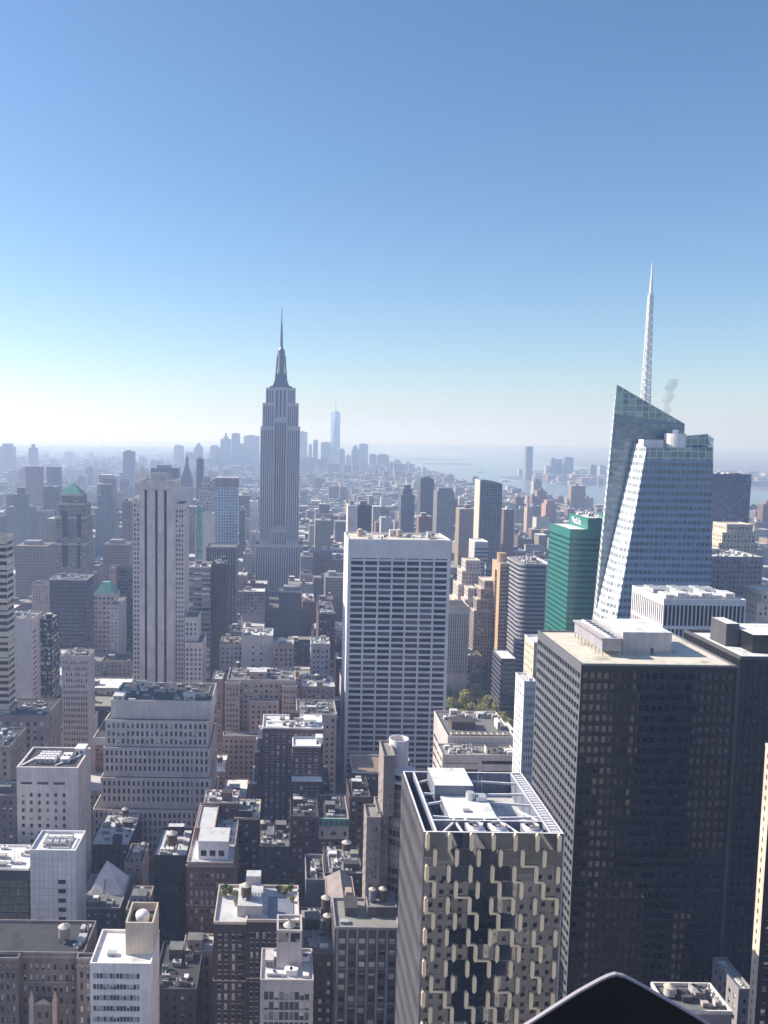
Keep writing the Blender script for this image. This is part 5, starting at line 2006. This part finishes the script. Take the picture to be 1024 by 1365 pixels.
def clock_spire(root, x0, x1, y0, y1, z, m):
    cx, cy, w, d = (x0 + x1) / 2, (y0 + y1) / 2, (x1 - x0) / 2, (y1 - y0) / 2
    b = MB()
    b.frust(x0, x1, y0, y1, z + .01, cx - w * .3, cx + w * .3, cy - d * .3, cy + d * .3, z + 34)
    b.box(cx - w * .25, cx + w * .25, cy - d * .25, cy + d * .25, z + 34, z + 44)
    b.frust(cx - w * .3, cx + w * .3, cy - d * .3, cy + d * .3, z + 44, cx - .3, cx + .3, cy - .3, cy + .3, z + 56)
    b.build('spire_roof', [m], root)


def chisel(root, x0, x1, y0, y1, z, m):
    b = MB()
    h = (x1 - x0) * .25
    b.poly([(x0, y0, z), (x1, y0, z), (x1 - (x1 - x0) * .45, y0, z + h * 1.2), (x0, y0, z + h * .4)])
    b.poly([(x1, y0, z), (x1, y1, z), (x1 - (x1 - x0) * .45, y1, z + h * 1.2), (x1 - (x1 - x0) * .45, y0, z + h * 1.2)])
    b.poly([(x0, y1, z), (x0, y0, z), (x0, y0, z + h * .4), (x0, y1, z + h * .4)])
    b.poly([(x0, y0, z + h * .4), (x1 - (x1 - x0) * .45, y0, z + h * 1.2), (x1 - (x1 - x0) * .45, y1, z + h * 1.2), (x0, y1, z + h * .4)])
    b.build('slanted_top', [m], root)


for a in (
    ('spire_clock_tower', 'slender hazy stone tower with pointed spire right of the Art Deco tower', 241, 256, 640, 1900, 28, gmid, clock_spire),
    ('dark_needle_tower', 'thin dark glass tower next to the slender stone tower with pointed spire', 262, 271, 612, 1850, 22, gdark),
    ('blue_grey_slab', 'wide hazy blue grey slab behind the top of the Art Deco tower', 201, 238, 624, 1450, 26, gmid),
    ('gold_pyramid_tower', 'stone tower with a gleaming gold pyramid roof left of the Art Deco tower', 180, 197, 644, 1700, 30, gpale, spike(36, mat=wallmat('pale_gold', (.8, .62, .42)), nm='gold_roof')),
    ('hazy_tower', 'hazy grey setback tower between the copper pyramid tower and the Art Deco tower', 127, 153, 678, 1400, 34, gmid, setb([(.8, 22), (.55, 18)])),
    ('hazy_tower', 'hazy wide grey tower with narrower top near the left edge behind the copper pyramid tower', 9, 40, 676, 1350, 34, gmid, setb([(.55, 20), (.3, 10)])),
    ('distant_slab', 'lone pale grey slab tower far away above the left rooftops', 164, 178, 602, 3000, 40, gmid),
    ('distant_slab', 'very faint wide slab on the far left horizon', 0, 16, 595, 4200, 60, gmid, setb([(.7, 14)])),
    ('distant_slab', 'very faint twin topped tower on the far left horizon', 38, 48, 597, 4200, 40, gmid, setb([(.4, 18)])),
    ('brick_slab', 'brown slab building with flat top right of the copper pyramid tower', 137, 172, 726, 1150, 36, gbrick),
    ('grey_brick_slab', 'hazy mauve grey block between the left edge and the copper pyramid tower', 20, 62, 728, 1080, 40, gbrick),
    ('bright_slab', 'bright white sunlit slab immediately left of the tall spired skyscraper', 333, 344, 668, 1500, 30, W['white']),
    ('bright_slab', 'narrow dark slab with white sunlit edge right of the blue glass apartment tower', 319, 327, 680, 1450, 40, gdark),
    ('chisel_top_tower', 'dark tower with chiselled slanting top above the white ribbed slab tower', 561, 579, 640, 1700, 40, gdark, chisel),
    ('stepped_dark_tower', 'dark stepped apartment tower left of the chisel topped tower', 535, 553, 660, 1750, 34, gdark, setb([(.7, 12), (.45, 8)])),
    ('olive_slab_tower', 'grey brown apartment slab right of the chisel topped tower', 583, 606, 655, 1600, 40, gmid, setb([(.8, 6)])),
    ('white_edge_block', 'pale block with bright left wall above left end of the white ribbed slab', 464, 477, 674, 1000, 26, W['pale']),
    ('bronze_glass_block', 'dark ribbed glass block peeping over the white ribbed slab tower', 477, 496, 674, 1004, 26, gdark),
    ('golden_dome_house', 'low building with a pale gold dome at the foot of the tall spired skyscraper', 324, 336, 738, 1240, 24, gpale),
    ('tan_river_tower', 'tan apartment tower among the river side blocks right of the slant topped tower', 703, 710, 676, 1900, 24, W['tan']),
    ('brick_river_slab', 'brown brick slab among the river side blocks in front of the water', 684, 702, 672, 2500, 40, gbrick),
    ('brick_river_stage', 'stepped pink brick block left of the green glass tower roof box', 728, 742, 672, 1900, 34, W['pink'], setb([(.7, 8)])),
    ('dark_mid_block', 'dark blue shaded block below the foot of the tall spired skyscraper', 372, 402, 790, 1000, 40, gdark),
    ('striped_mid_block', 'grey vertically striped block at the right foot of the tall spired skyscraper', 401, 418, 742, 1250, 40, gmid),
    ('tall_window_block', 'stone block with tall windows between the spired skyscraper and the white ribbed slab tower', 434, 456, 770, 1050, 40, gmid),
):
    far_tower(*a[:8], *(a[8:9]))

# lower Manhattan and the far shore skyline
for i, a in enumerate((
    ('squared hazy tower at the left end of the downtown skyline', 232, 244, 594, 5200, None),
    ('hazy tower with small domed top in the downtown skyline', 259, 270, 596, 5200, setb([(.6, 14), (.25, 12)])),
    ('low hazy block left of the domed tower downtown', 247, 260, 604, 5200, None),
    ('hazy block with shoulder left of the spire topped downtown tower', 280, 292, 595, 5400, setb([(.6, 8)])),
    ('hazy spire topped tower in the downtown skyline left of the tall spired skyscraper', 294, 308, 585, 5400, setb([(.5, 14), (.2, 22)])),
    ('tall flat topped hazy tower right of the spire topped downtown tower', 309, 320, 578, 5400, None),
    ('wide hazy downtown slab touching the left side of the tall spired skyscraper', 325, 346, 581, 5400, None),
    ('lower hazy block beneath the flat topped downtown towers', 270, 305, 612, 5000, None),
    ('hazy low block in front of the wide downtown slab', 308, 330, 606, 5100, None),
    ('pale blue slab touching the right side of the tall spired skyscraper', 399, 410, 576, 5600, None),
    ('thin pale tower right of the pale blue downtown slab', 412, 416, 593, 5500, None),
    ('slim grey downtown tower between two pale slabs', 418, 424, 587, 5500, None),
    ('wide pale slab left of the tallest downtown glass tower', 428, 442, 590, 5700, None),
    ('hazy block tucked against the right foot of the tallest downtown glass tower', 452, 460, 600, 5600, setb([(.6, 10)])),
    ('hazy stepped tower right of the tallest downtown glass tower', 469, 479, 600, 5700, setb([(.7, 22), (.4, 10)])),
    ('tall hazy slab, highest right of the tallest downtown glass tower', 479, 491, 592, 5700, None),
    ('hazy apartment block fourth right of the tallest downtown glass tower', 493, 502, 606, 5600, None),
    ('broad dark hazy block with stepped top at the river end of downtown', 503, 519, 607, 5500, setb([(.6, 8)])),
    ('last small hazy tower at the river end of the downtown skyline', 525, 534, 614, 5400, setb([(.5, 8)])),
    ('hazy block rising just left of the spire topped downtown tower', 286, 296, 600, 5000, setb([(.6, 10)])),
    ('slim hazy tower between the flat topped downtown tower and wide slab', 318, 326, 592, 5300, None),
    ('low wide hazy block left of the small domed downtown tower', 246, 262, 616, 4600, None),
    ('low pale block at the foot of the wide pale downtown slab', 424, 440, 612, 5000, setb([(.5, 8)])),
    ('pale low white block below the tallest downtown glass tower', 436, 452, 618, 4600, None),
    ('small hazy tower between the tallest glass tower and its stepped neighbour', 461, 468, 608, 5400, setb([(.5, 10)])),
    ('hazy block right behind the broad dark stepped downtown block', 518, 526, 618, 5600, None),
    ('low hazy block right of the pale blue downtown slab', 400, 420, 610, 5000, None),
    ('low hazy riverside block below the last downtown towers', 488, 514, 620, 5300, None),
)):
    far_tower('downtown_tower', a[0], *a[1:4], a[4], 50, gmid if i % 3 else gpale, a[5])
for a in (
    ('tallest hazy tower alone on the far shore across the river', 702, 711, 597, 5000, setb([(.85, 8)])),
    ('hazy far shore tower with stepped top, left of three in a row', 735, 742, 612, 5100, setb([(.6, 8)])),
    ('hazy far shore slab, middle of three in a row', 742, 752, 613, 5150, None),
    ('wide hazy far shore slab, right of three in a row', 753, 765, 610, 5100, None),
    ('small pale far shore block left of the three towers', 728, 734, 622, 5100, None),
    ('hazy far shore block near the left edge of the crystal skyscraper', 788, 796, 620, 5100, None),
    ('white far shore block touching the crystal skyscraper', 800, 808, 621, 5000, None),
    ('low white far shore block beside the tallest far shore tower', 712, 724, 634, 4950, None),
    ('low white far shore block under the three towers', 766, 778, 630, 5000, None),
):
    far_tower('shore_tower', a[0], *a[1:4], a[4], 45, gpale if 'white' in a[0] or 'pale' in a[0] else gmid, a[5])


def tallest_glass():
    Y = 6000.0
    x0, x1, z = bx(441.5, 454.5, 549, Y)
    cx, cy, h = (x0 + x1) / 2, Y + 33, (x1 - x0) / 2
    root = empty('glass_spire_tower', (cx, cy, 0), 'tallest downtown glass tower with chamfered sides and thin spire far away', 'tower')
    m = MB()
    bz = 60
    m.box(cx - h, cx + h, cy - h, cy + h, 0, bz)
    lo = [Vector((cx + a * h, cy + c * h, bz)) for a, c in ((-1, -1), (1, -1), (1, 1), (-1, 1))]
    t = h * .98
    hi = [Vector((cx + a * t, cy + c * t, z)) for a, c in ((0, -1), (1, 0), (0, 1), (-1, 0))]
    for i in range(4):
        j = (i + 1) % 4
        m.poly([lo[i], lo[j], hi[i]])
        m.poly([lo[j], hi[j], hi[i]])
    m.poly(hi)
    m.build('glass_wall', [gridmat('tallest_glass', (.2, .3, .4), (.35, .42, .5), 9, 12, .1, .15, .1, .5)], root)
    s = MB()
    s.cyl(cx, cy, z, z + 8, h * .5, h * .5, 16)
    s.cyl(cx, cy, z + 8, at(448, 531, Y).z, 4, 1.2, 8)
    s.build('spire', [MET], root)


tallest_glass()


# ================================================================== ground, water and far land
def plain(name, pts, z, mat, label=None):
    m = MB()
    m.poly([(x, y, z) for x, y in pts])
    o = m.build(name, [mat], None, (0, 0, 0))
    o['kind'] = 'structure'
    return o


gm_, gt_, gb_ = newmat('ground_city')
pos = nd(gt_, 'ShaderNodeNewGeometry').outputs['Position']
gt_.links.new(ramp(gt_, noise(gt_, pos, .01, 8, .7), [(.3, (.05, .05, .05)), (.5, (.12, .115, .11)), (.65, (.2, .19, .175)), (.8, (.1, .12, .07))]), gb_.inputs['Base Color'])
gb_.inputs['Roughness'].default_value = .95
plain('ground', [(-45000, -1500), (45000, -1500), (45000, 60000), (-45000, 60000)], 0, gm_)
wm_, wt_, wb_ = newmat('water')
wb_.inputs['Base Color'].default_value = (.15, .2, .22, 1)
wb_.inputs['Roughness'].default_value = .25
wb_.inputs['Specular IOR Level'].default_value = .6
bp = nd(wt_, 'ShaderNodeBump')
bp.inputs['Strength'].default_value = .35
bp.inputs['Distance'].default_value = 3
wt_.links.new(noise(wt_, nd(wt_, 'ShaderNodeNewGeometry').outputs['Position'], .03, 6, .7), bp.inputs['Height'])
wt_.links.new(bp.outputs[0], wb_.inputs['Normal'])


def gp(px, py):
    d = ROT @ Vector(((px - PX) / FOC, -(py - PY) / FOC, -1))
    t = -CAMZ / d.z
    return d.y * t, d.x * t


SHORE = [(2300, 1560)] + [gp(x_, y_) for x_, y_ in ((1024, 705), (860, 684), (800, 677), (750, 671), (700, 664), (650, 654), (600, 642), (560, 631), (530, 623))] + [(8200, -900)]
SHORE.sort()


def shore(Y):
    if Y <= SHORE[0][0]:
        return SHORE[0][1] + (SHORE[0][0] - Y) * .6
    for (a, x), (b, y) in zip(SHORE, SHORE[1:]):
        if a <= Y <= b:
            return x + (y - x) * (Y - a) / (b - a)
    return -1e9


east = [(x, Y) for Y, x in SHORE]
west = [(3900, 1500), (2900, 3000), (2550, 4000), (2150, 4500), (1400, 4750), (1330, 5300), (1900, 5900), (2600, 7200), (2900, 9000), (3200, 12000), (2600, 16500), (600, 18000), (-2200, 17500), (-2600, 14000), (-1900, 10500), (-900, 8300)]
plain('water', [(2700, -1500)] + east + list(reversed(west)) + [(4600, -1500)], 1.2, wm_)
# wooded islands and far hills
hm = wallmat('far_land', (.085, .09, .075), .3, scale=.004)


def land(name, x0, x1, y0, y1, h, seed, n=40):
    q = random.Random(seed)
    m = MB()
    hs = [h * (.55 + .45 * math.sin(seed + i * .37) * math.sin(i * .11 + seed * 2) + q.uniform(-.1, .1)) * math.sin(math.pi * (i + .5) / (n + 1)) ** .5 for i in range(n + 1)]
    for i in range(n):
        a, b = x0 + (x1 - x0) * i / n, x0 + (x1 - x0) * (i + 1) / n
        m.poly([(a, y0, 1.5), (b, y0, 1.5), (b, y0 + (y1 - y0) * .4, hs[i + 1]), (a, y0 + (y1 - y0) * .4, hs[i])])
        m.poly([(a, y0 + (y1 - y0) * .4, hs[i]), (b, y0 + (y1 - y0) * .4, hs[i + 1]), (b, y1, 1.5), (a, y1, 1.5)])
    o = m.build(name, [hm], None, (0, 0, 0))
    o['kind'] = 'structure'


land('hills', 1000, 9000, 19000, 24000, 95, 1)
land('hills', -12000, 2500, 21000, 26000, 70, 2)
land('hills', 6000, 22000, 15000, 22000, 120, 5)
land('island', 1250, 1700, 7700, 8100, 14, 3, 16)
land('island', 1150, 1900, 9200, 9600, 16, 4, 16)
land('island', 100, 700, 8300, 8900, 14, 6, 16)

# boats
for i, (px, py, lab) in enumerate(((673, 642, 'small white ferry on the river left of the far shore towers'), (716, 651, 'small white ferry nearest the river side blocks'), (640, 630, 'tiny white boat on the open bay left of the tallest far shore tower'))):
    d = ROT @ Vector(((px - PX) / FOC, -(py - PY) / FOC, -1))
    p = Vector((0, 0, CAMZ)) + d * ((1.2 - CAMZ) / d.z)
    root = empty('ferry', (p.x, p.y, 1.2), lab, 'boat', 'ferries on the river')
    m = MB()
    L, w = 26, 7
    m.frust(p.x - L * .9, p.x + L * .9, p.y - w * .7, p.y + w * .7, 1.0, p.x - L, p.x + L * 1.15, p.y - w, p.y + w, 6)
    m.build('hull', [W['white']], root)
    m = MB()
    m.box(p.x - L * .7, p.x + L * .7, p.y - w * .7, p.y + w * .7, 6.003, 10)
    m.box(p.x - L * .1, p.x + L * .5, p.y - w * .5, p.y + w * .5, 10, 13)
    m.build('cabin', [W['white']], root)


# ================================================================== park trees
def crown_mesh(r, h, n, seed):
    q = random.Random(seed)
    m = MB()
    lob = [(Vector((q.uniform(-.5, .5) * r, q.uniform(-.5, .5) * r, q.uniform(.3, .85) * h)), r * q.uniform(.4, .65)) for _ in range(9)]
    for i in range(n):
        c, R_ = lob[i % 9]
        v = Vector((q.gauss(0, 1), q.gauss(0, 1), q.gauss(0, 1))).normalized()
        p = c + v * R_ * (q.random() ** .4)
        s = q.uniform(.35, .8)
        u = Vector((q.gauss(0, 1), q.gauss(0, 1), q.gauss(0, .6))).normalized()
        w = u.cross(Vector((q.gauss(0, 1), q.gauss(0, 1), q.gauss(0, 1)))).normalized()
        m.poly([p - u * s, p + w * s * .7, p + u * s, p - w * s * .7])
    return m


LEAFP = leafmat('leaf_yellow', (.2, .2, .06), (.5, .46, .16))
tm = MB()
tm.cyl(0, 0, 0, 8, .5, .28, 8)
for k in range(5):
    a = k * 1.26
    tm.beam((0, 0, 5 + k * .6), (math.cos(a) * 4, math.sin(a) * 4, 10 + k), .22)
trunk_me = tm.mesh('trunk', [BARK])
crowns = [crown_mesh(7, 15, 1500, s).mesh('crown', [LEAFP if s % 2 else LEAF2]) for s in (1, 2, 3)]
q = random.Random(12)
k = 0
x0, x1, _ = bx(586, 660, 930, 740)
for row in range(5):
    for c in range(7):
        x = x0 + (x1 - x0) * (c + .5 + q.uniform(-.25, .25)) / 7
        y = 668 + row * 21 + q.uniform(-4, 4)
        e = empty('park_tree', (x, y, 0), 'leafy yellow green tree in the park behind the low broad grey office', 'tree', 'trees filling the park')
        t = bpy.data.objects.new('trunk', trunk_me)
        cr = bpy.data.objects.new('crown', crowns[k % 3])
        for o in (t, cr):
            COL.objects.link(o)
            o.parent = e
        cr.location = (0, 0, 5)
        s_ = q.uniform(.8, 1.15)
        e.scale = (s_, s_, s_)
        e.rotation_euler = (0, 0, q.uniform(0, 6))
        k += 1
FOOT.append((x0 - 10, x1 + 10, 655, 790))


# ================================================================== the rest of the city
def free(x0, x1, y0, y1, g=3):
    return all(x1 + g < a or x0 - g > b or y1 + g < c or y0 - g > d for a, b, c, d in FOOT)


NAMES = [('limestone', 'pale stone', (.42, .38, .33)), ('brick', 'red brick', (.22, .12, .09)), ('tan', 'tan brick', (.37, .29, .21)), ('brown', 'dark brown', (.15, .11, .085)),
         ('grey', 'grey', (.28, .28, .29)), ('pale', 'cream', (.54, .5, .45)), ('pink', 'pinkish brick', (.35, .24, .19)), ('stone', 'dull brown stone', (.24, .21, .18))]
ZONES = [(-9, 240, 'left, behind the stepped office block'), (240, 345, 'left below the spired skyscraper'), (345, 465, 'between spired skyscraper and white ribbed slab'),
         (465, 610, 'behind the white ribbed slab tower'), (610, 810, 'riverward left of the green glass tower'), (810, 2000, 'behind the crystal skyscraper')]
NEARZ = [(-999, 130, 'low among the streets at far left'), (130, 300, 'low beside the stepped office block'), (300, 460, 'low in the shaded middle streets'), (460, 760, 'low around the white ribbed slab tower'), (760, 3000, 'low among the towers on the right')]
q = random.Random(44)
MASS = MB()
CAND = []
y = 255.0
STREET, BLK = 18.0, 62.0
while y < 6600:
    k_ = .9 + y / 7000.0
    xl, xr = -y * .40 - 60, y * .62 + 60
    ax = math.floor(xl / 250) * 250 - 20
    while ax < xr:
        x = ax + 26
        while x < ax + 250 - 14:
            w = q.uniform(15, 34) * k_
            for row in range(2):
                d = BLK / 2 - 1
                yy = y + row * BLK / 2
                x1 = min(x + w - .6, ax + 249)
                if x1 - x < 8 or x1 > shore(yy) - 30 or x1 < xl or x > xr:
                    continue
                base = 16 + min(y, 1400) * .019
                if y > 2400:
                    base = 24 if x > 200 else 30
                if y > 4300:
                    base = 34
                h = base * q.choice([.45, .6, .7, .85, 1, 1, 1.15, 1.4])
                if q.random() < .14 and y > 700:
                    h *= q.uniform(1.3, 2.2)
                if y < 700:
                    h = min(h, 34)
                if x < -y * .05 and 1000 < y < 4000:
                    h *= 1.25
                d2 = d - (q.uniform(0, 8) if q.random() < .4 else 0)
                if free(x, x1, yy, yy + d2):
                    CAND.append((x, x1, yy, yy + d2, h))
            x += w
        ax += 250
    y += BLK + STREET


def ipx(x, y, z):
    v = RI @ (Vector((x, y, z)) - Vector((0, 0, CAMZ)))
    return (PX + FOC * v.x / -v.z, PY - FOC * v.y / -v.z) if v.z < 0 else (-999, -999)


OCC = []


def in_view(c):
    px, py = ipx((c[0] + c[1]) / 2, c[2], c[4])
    return -10 < px < 1034 and py < 1380


vis = [c for c in CAND if in_view(c)]
IND, REST = vis[:260], vis[260:]
for i, (x0, x1, y0, y1, h) in enumerate(IND):
    n_, word, colr = q.choice(NAMES)
    px, py = ipx((x0 + x1) / 2, y0, h)
    px = max(px, -8)
    zone = next(z[2] for z in (NEARZ if y0 < 700 else ZONES) if z[0] <= px < z[1])
    b = Bld('city_building', '%s city building %s' % (word, zone), (x0 + x1) / 2, (y0 + y1) / 2, n_, 'dark' if i % 3 else 'mixed', q.choice(['tar', 'grey', 'silver', 'gravel', 'tar', 'white']), None, 'building', 'ordinary city buildings between the towers')
    b.block(x0, x1, y0, y1, 0, h, dict(bw=q.uniform(3, 4.2), fh=3.7, ww=q.uniform(.38, .55), wh=.5, dep=.25, zt=1.6, zmin=max(0, h - 26)), par=.9)
    FOOT.pop()
    b.bulkhead(x0 + 2 + q.random() * 3, y0 + 6 + q.random() * 6, h, 4 + q.random() * 3, 4 + q.random() * 4, 2.6 + q.random() * 2, None, q.choice(['tar', 'silver', 'grey']))
    if q.random() < .35:
        b.tank(x1 - 4, y0 + 10 + q.random() * 6, h, 1.8, 3.6, 2.5)
    if q.random() < .7:
        b.unit(x1 - 8, y0 + 3, h, 3, 2.4, 1.6, 1)
    b.finish()
for (x0, x1, y0, y1, h) in REST:
    MASS.box(x0, x1, y0, y1, 0, h)
    if q.random() < .6:
        w, d = x1 - x0, y1 - y0
        a, c = x0 + w * q.uniform(.05, .5), y0 + d * q.uniform(.1, .5)
        MASS.box(a, a + w * q.uniform(.2, .45), c, c + d * q.uniform(.2, .45), h + .01, h + q.uniform(2.5, 7))
# Brooklyn side and the far shore: low scattered blocks
for _ in range(5200):
    y = 5000 + 9000 * q.random() ** 1.4
    x = q.uniform(-.40, .02) * y
    if y < 6600 and x > -1500:
        continue
    w, d = q.uniform(25, 90), q.uniform(20, 60)
    MASS.box(x, x + w, y, y + d, 0, q.choice([8, 10, 12, 15, 18, 25, 40]))
for _ in range(900):
    y = q.uniform(4560, 6000)
    x = q.uniform(1450 + (y - 4560) * .1, 2500 + (y - 4560))
    w, d = q.uniform(20, 70), q.uniform(20, 60)
    MASS.box(x, x + w, y, y + d, 0, q.choice([8, 10, 14, 18, 25, 38]))
for _ in range(700):
    y = q.uniform(2200, 4700)
    x = q.uniform(4100, 6500) if y < 2900 else q.uniform(3100, 5500)
    w, d = q.uniform(20, 70), q.uniform(20, 60)
    MASS.box(x, x + w, y, y + d, 0, q.choice([8, 10, 14, 18, 25, 38]))
o = MASS.build('distant_rooftops', [CITYS], None, (0, 0, 0))
tag(o, 'dense mass of small hazy city buildings stretching to the rivers', 'city blocks', None, 'stuff')


# ================================================================== the building we stand on, and its neighbours towards us
def viewpoint():
    b = Bld('viewpoint_tower', 'pale stone tower whose roof edge is the viewpoint', 5, -18, 'limestone', 'dark', 'gravel', 'limestone', 'tower')
    b.block(-48, 52, -34, -2.0, 0, 243, dict(bw=3.2, fh=3.8, ww=.42, wh=.6), faces='FLRB', par=.35)
    b.finish()
    # dark gable shaped coping with a pale upper edge, just in front
    Y = 3.2
    O = [at(x, y, Y) for x, y in ((660, 1392), (709, 1361), (740, 1341), (770, 1322), (800, 1305.5), (812, 1300), (821, 1297.5), (832, 1300), (850, 1309), (885, 1329), (925, 1352), (960, 1374), (985, 1392))]
    root = empty('gable_finial', (at(822, 1365, Y).x, Y, 243), 'dark pointed gable with thin pale rim at the bottom edge of the view', 'finial')
    m = MB()
    th = .012
    low = 242.0
    F_ = [(p.x, Y, p.z - .006) for p in O]
    m.poly([(F_[0][0], Y, low)] + [(F_[-1][0], Y, low)] + list(reversed(F_)))
    m.poly([(F_[-1][0], Y + th, low)] + [(F_[0][0], Y + th, low)] + [(x, Y + th, z) for x, y_, z in F_])
    m.build('gable_body', [W['black']], root)
    c = MB()
    for p, r in zip(O, O[1:]):
        c.poly([(p.x, Y - .006, p.z - .008), (r.x, Y - .006, r.z - .008), (r.x, Y - .004, r.z), (p.x, Y - .004, p.z)])
        c.poly([(p.x, Y - .004, p.z), (r.x, Y - .004, r.z), (r.x, Y + th, r.z), (p.x, Y + th, p.z)])
    c.build('gable_rim', [W['grey']], root)
    lg = MB()
    lg.box(F_[0][0], F_[-1][0], -2.0, Y + th, 240, low - .003, 0, bottom=True)
    lg.build('gable_ledge', [W['black']], root)
    for i, (x0, x1, y0, y1, z, wl, lab) in enumerate((
            (37, 60, 95, 150, 104, 'white', 'pale stone building below the viewpoint facing the faceted glass tower'),
            (76, 98, 90, 150, 100, 'white', 'broad stone building below the viewpoint facing the faceted glass tower'),
            (-30, 14, 100, 160, 80, 'concrete', 'concrete building below the viewpoint on the left'),
            (100, 140, 100, 160, 92, 'brown', 'dark brown building below the viewpoint on the right'),
            (147.5, 153, 120, 170, 172, 'pale', 'slim pale stone tower right of the viewpoint'),
            (178, 206, 110, 170, 178, 'pale', 'broad pale stone tower to the right of the viewpoint'),
            (60.5, 75.5, 60, 125, 66, 'black', 'dark low building below the viewpoint'))):
        b = Bld('near_building', lab, (x0 + x1) / 2, (y0 + y1) / 2, wl, 'dark', 'gravel')
        b.block(x0, x1, y0, y1, 0, z, dict(bw=3.4, fh=3.8, ww=.45, wh=.5), faces='BLR', par=1)
        b.finish()


viewpoint()


# ================================================================== drifting steam and the air
def volume(name, mb, color, dens, aniso, density_noise=None, **props):
    m = bpy.data.materials.new(name)
    m.use_nodes = True
    t = m.node_tree
    t.nodes.remove(t.nodes['Principled BSDF'])
    v = t.nodes.new('ShaderNodeVolumePrincipled')
    v.inputs['Color'].default_value = (*color, 1)
    v.inputs['Density'].default_value = dens
    v.inputs['Anisotropy'].default_value = aniso
    v.inputs['Absorption Color'].default_value = (1, 1, 1, 1) if name == 'haze' else (0, 0, 0, 1)
    t.links.new(v.outputs[0], t.nodes['Material Output'].inputs['Volume'])
    o = mb.build(name, [m], None)
    for k, x in props.items():
        o[k] = x
    return o


s_ = MB()
q = random.Random(3)
ring = []
for i in range(9):
    t = i / 8
    c = at(888 + 10 * t ** 1.5 + 2 * math.sin(i * 1.9), 552 - 47 * t, 640)
    ring.append((c, 2.2 + 2.2 * t + 1.0 * math.sin(i * 2.3)))
n = 14
for i, (c, r) in enumerate(ring):
    for k in range(n):
        a = 2 * math.pi * k / n
        rr = r * (1 + .3 * math.sin(3 * a + i * 1.7) + q.uniform(-.12, .12))
        s_.v.append((c.x + rr * math.cos(a), c.y + rr * math.sin(a), c.z + q.uniform(-.6, .6)))
for i in range(len(ring) - 1):
    for k in range(n):
        j = (k + 1) % n
        s_.f.append((i * n + k, i * n + j, (i + 1) * n + j, (i + 1) * n + k))
        s_.m.append(0)
s_.f.append(tuple(reversed(range(n))))
s_.f.append(tuple((len(ring) - 1) * n + k for k in range(n)))
s_.m += [0, 0]
volume('steam', s_, (.5, .54, .62), .1, .2, kind='stuff', label='small grey plume of steam rising behind the crystal skyscraper', category='steam')
hz = MB()
hz.box(-46000, 46000, -2000, 61000, -1, 470, 0, bottom=True)
volume('haze', hz, (.49, .635, 1.0), HAZE_DENSITY, .3, kind='stuff', label='pale blue haze filling the air over the whole city', category='haze')
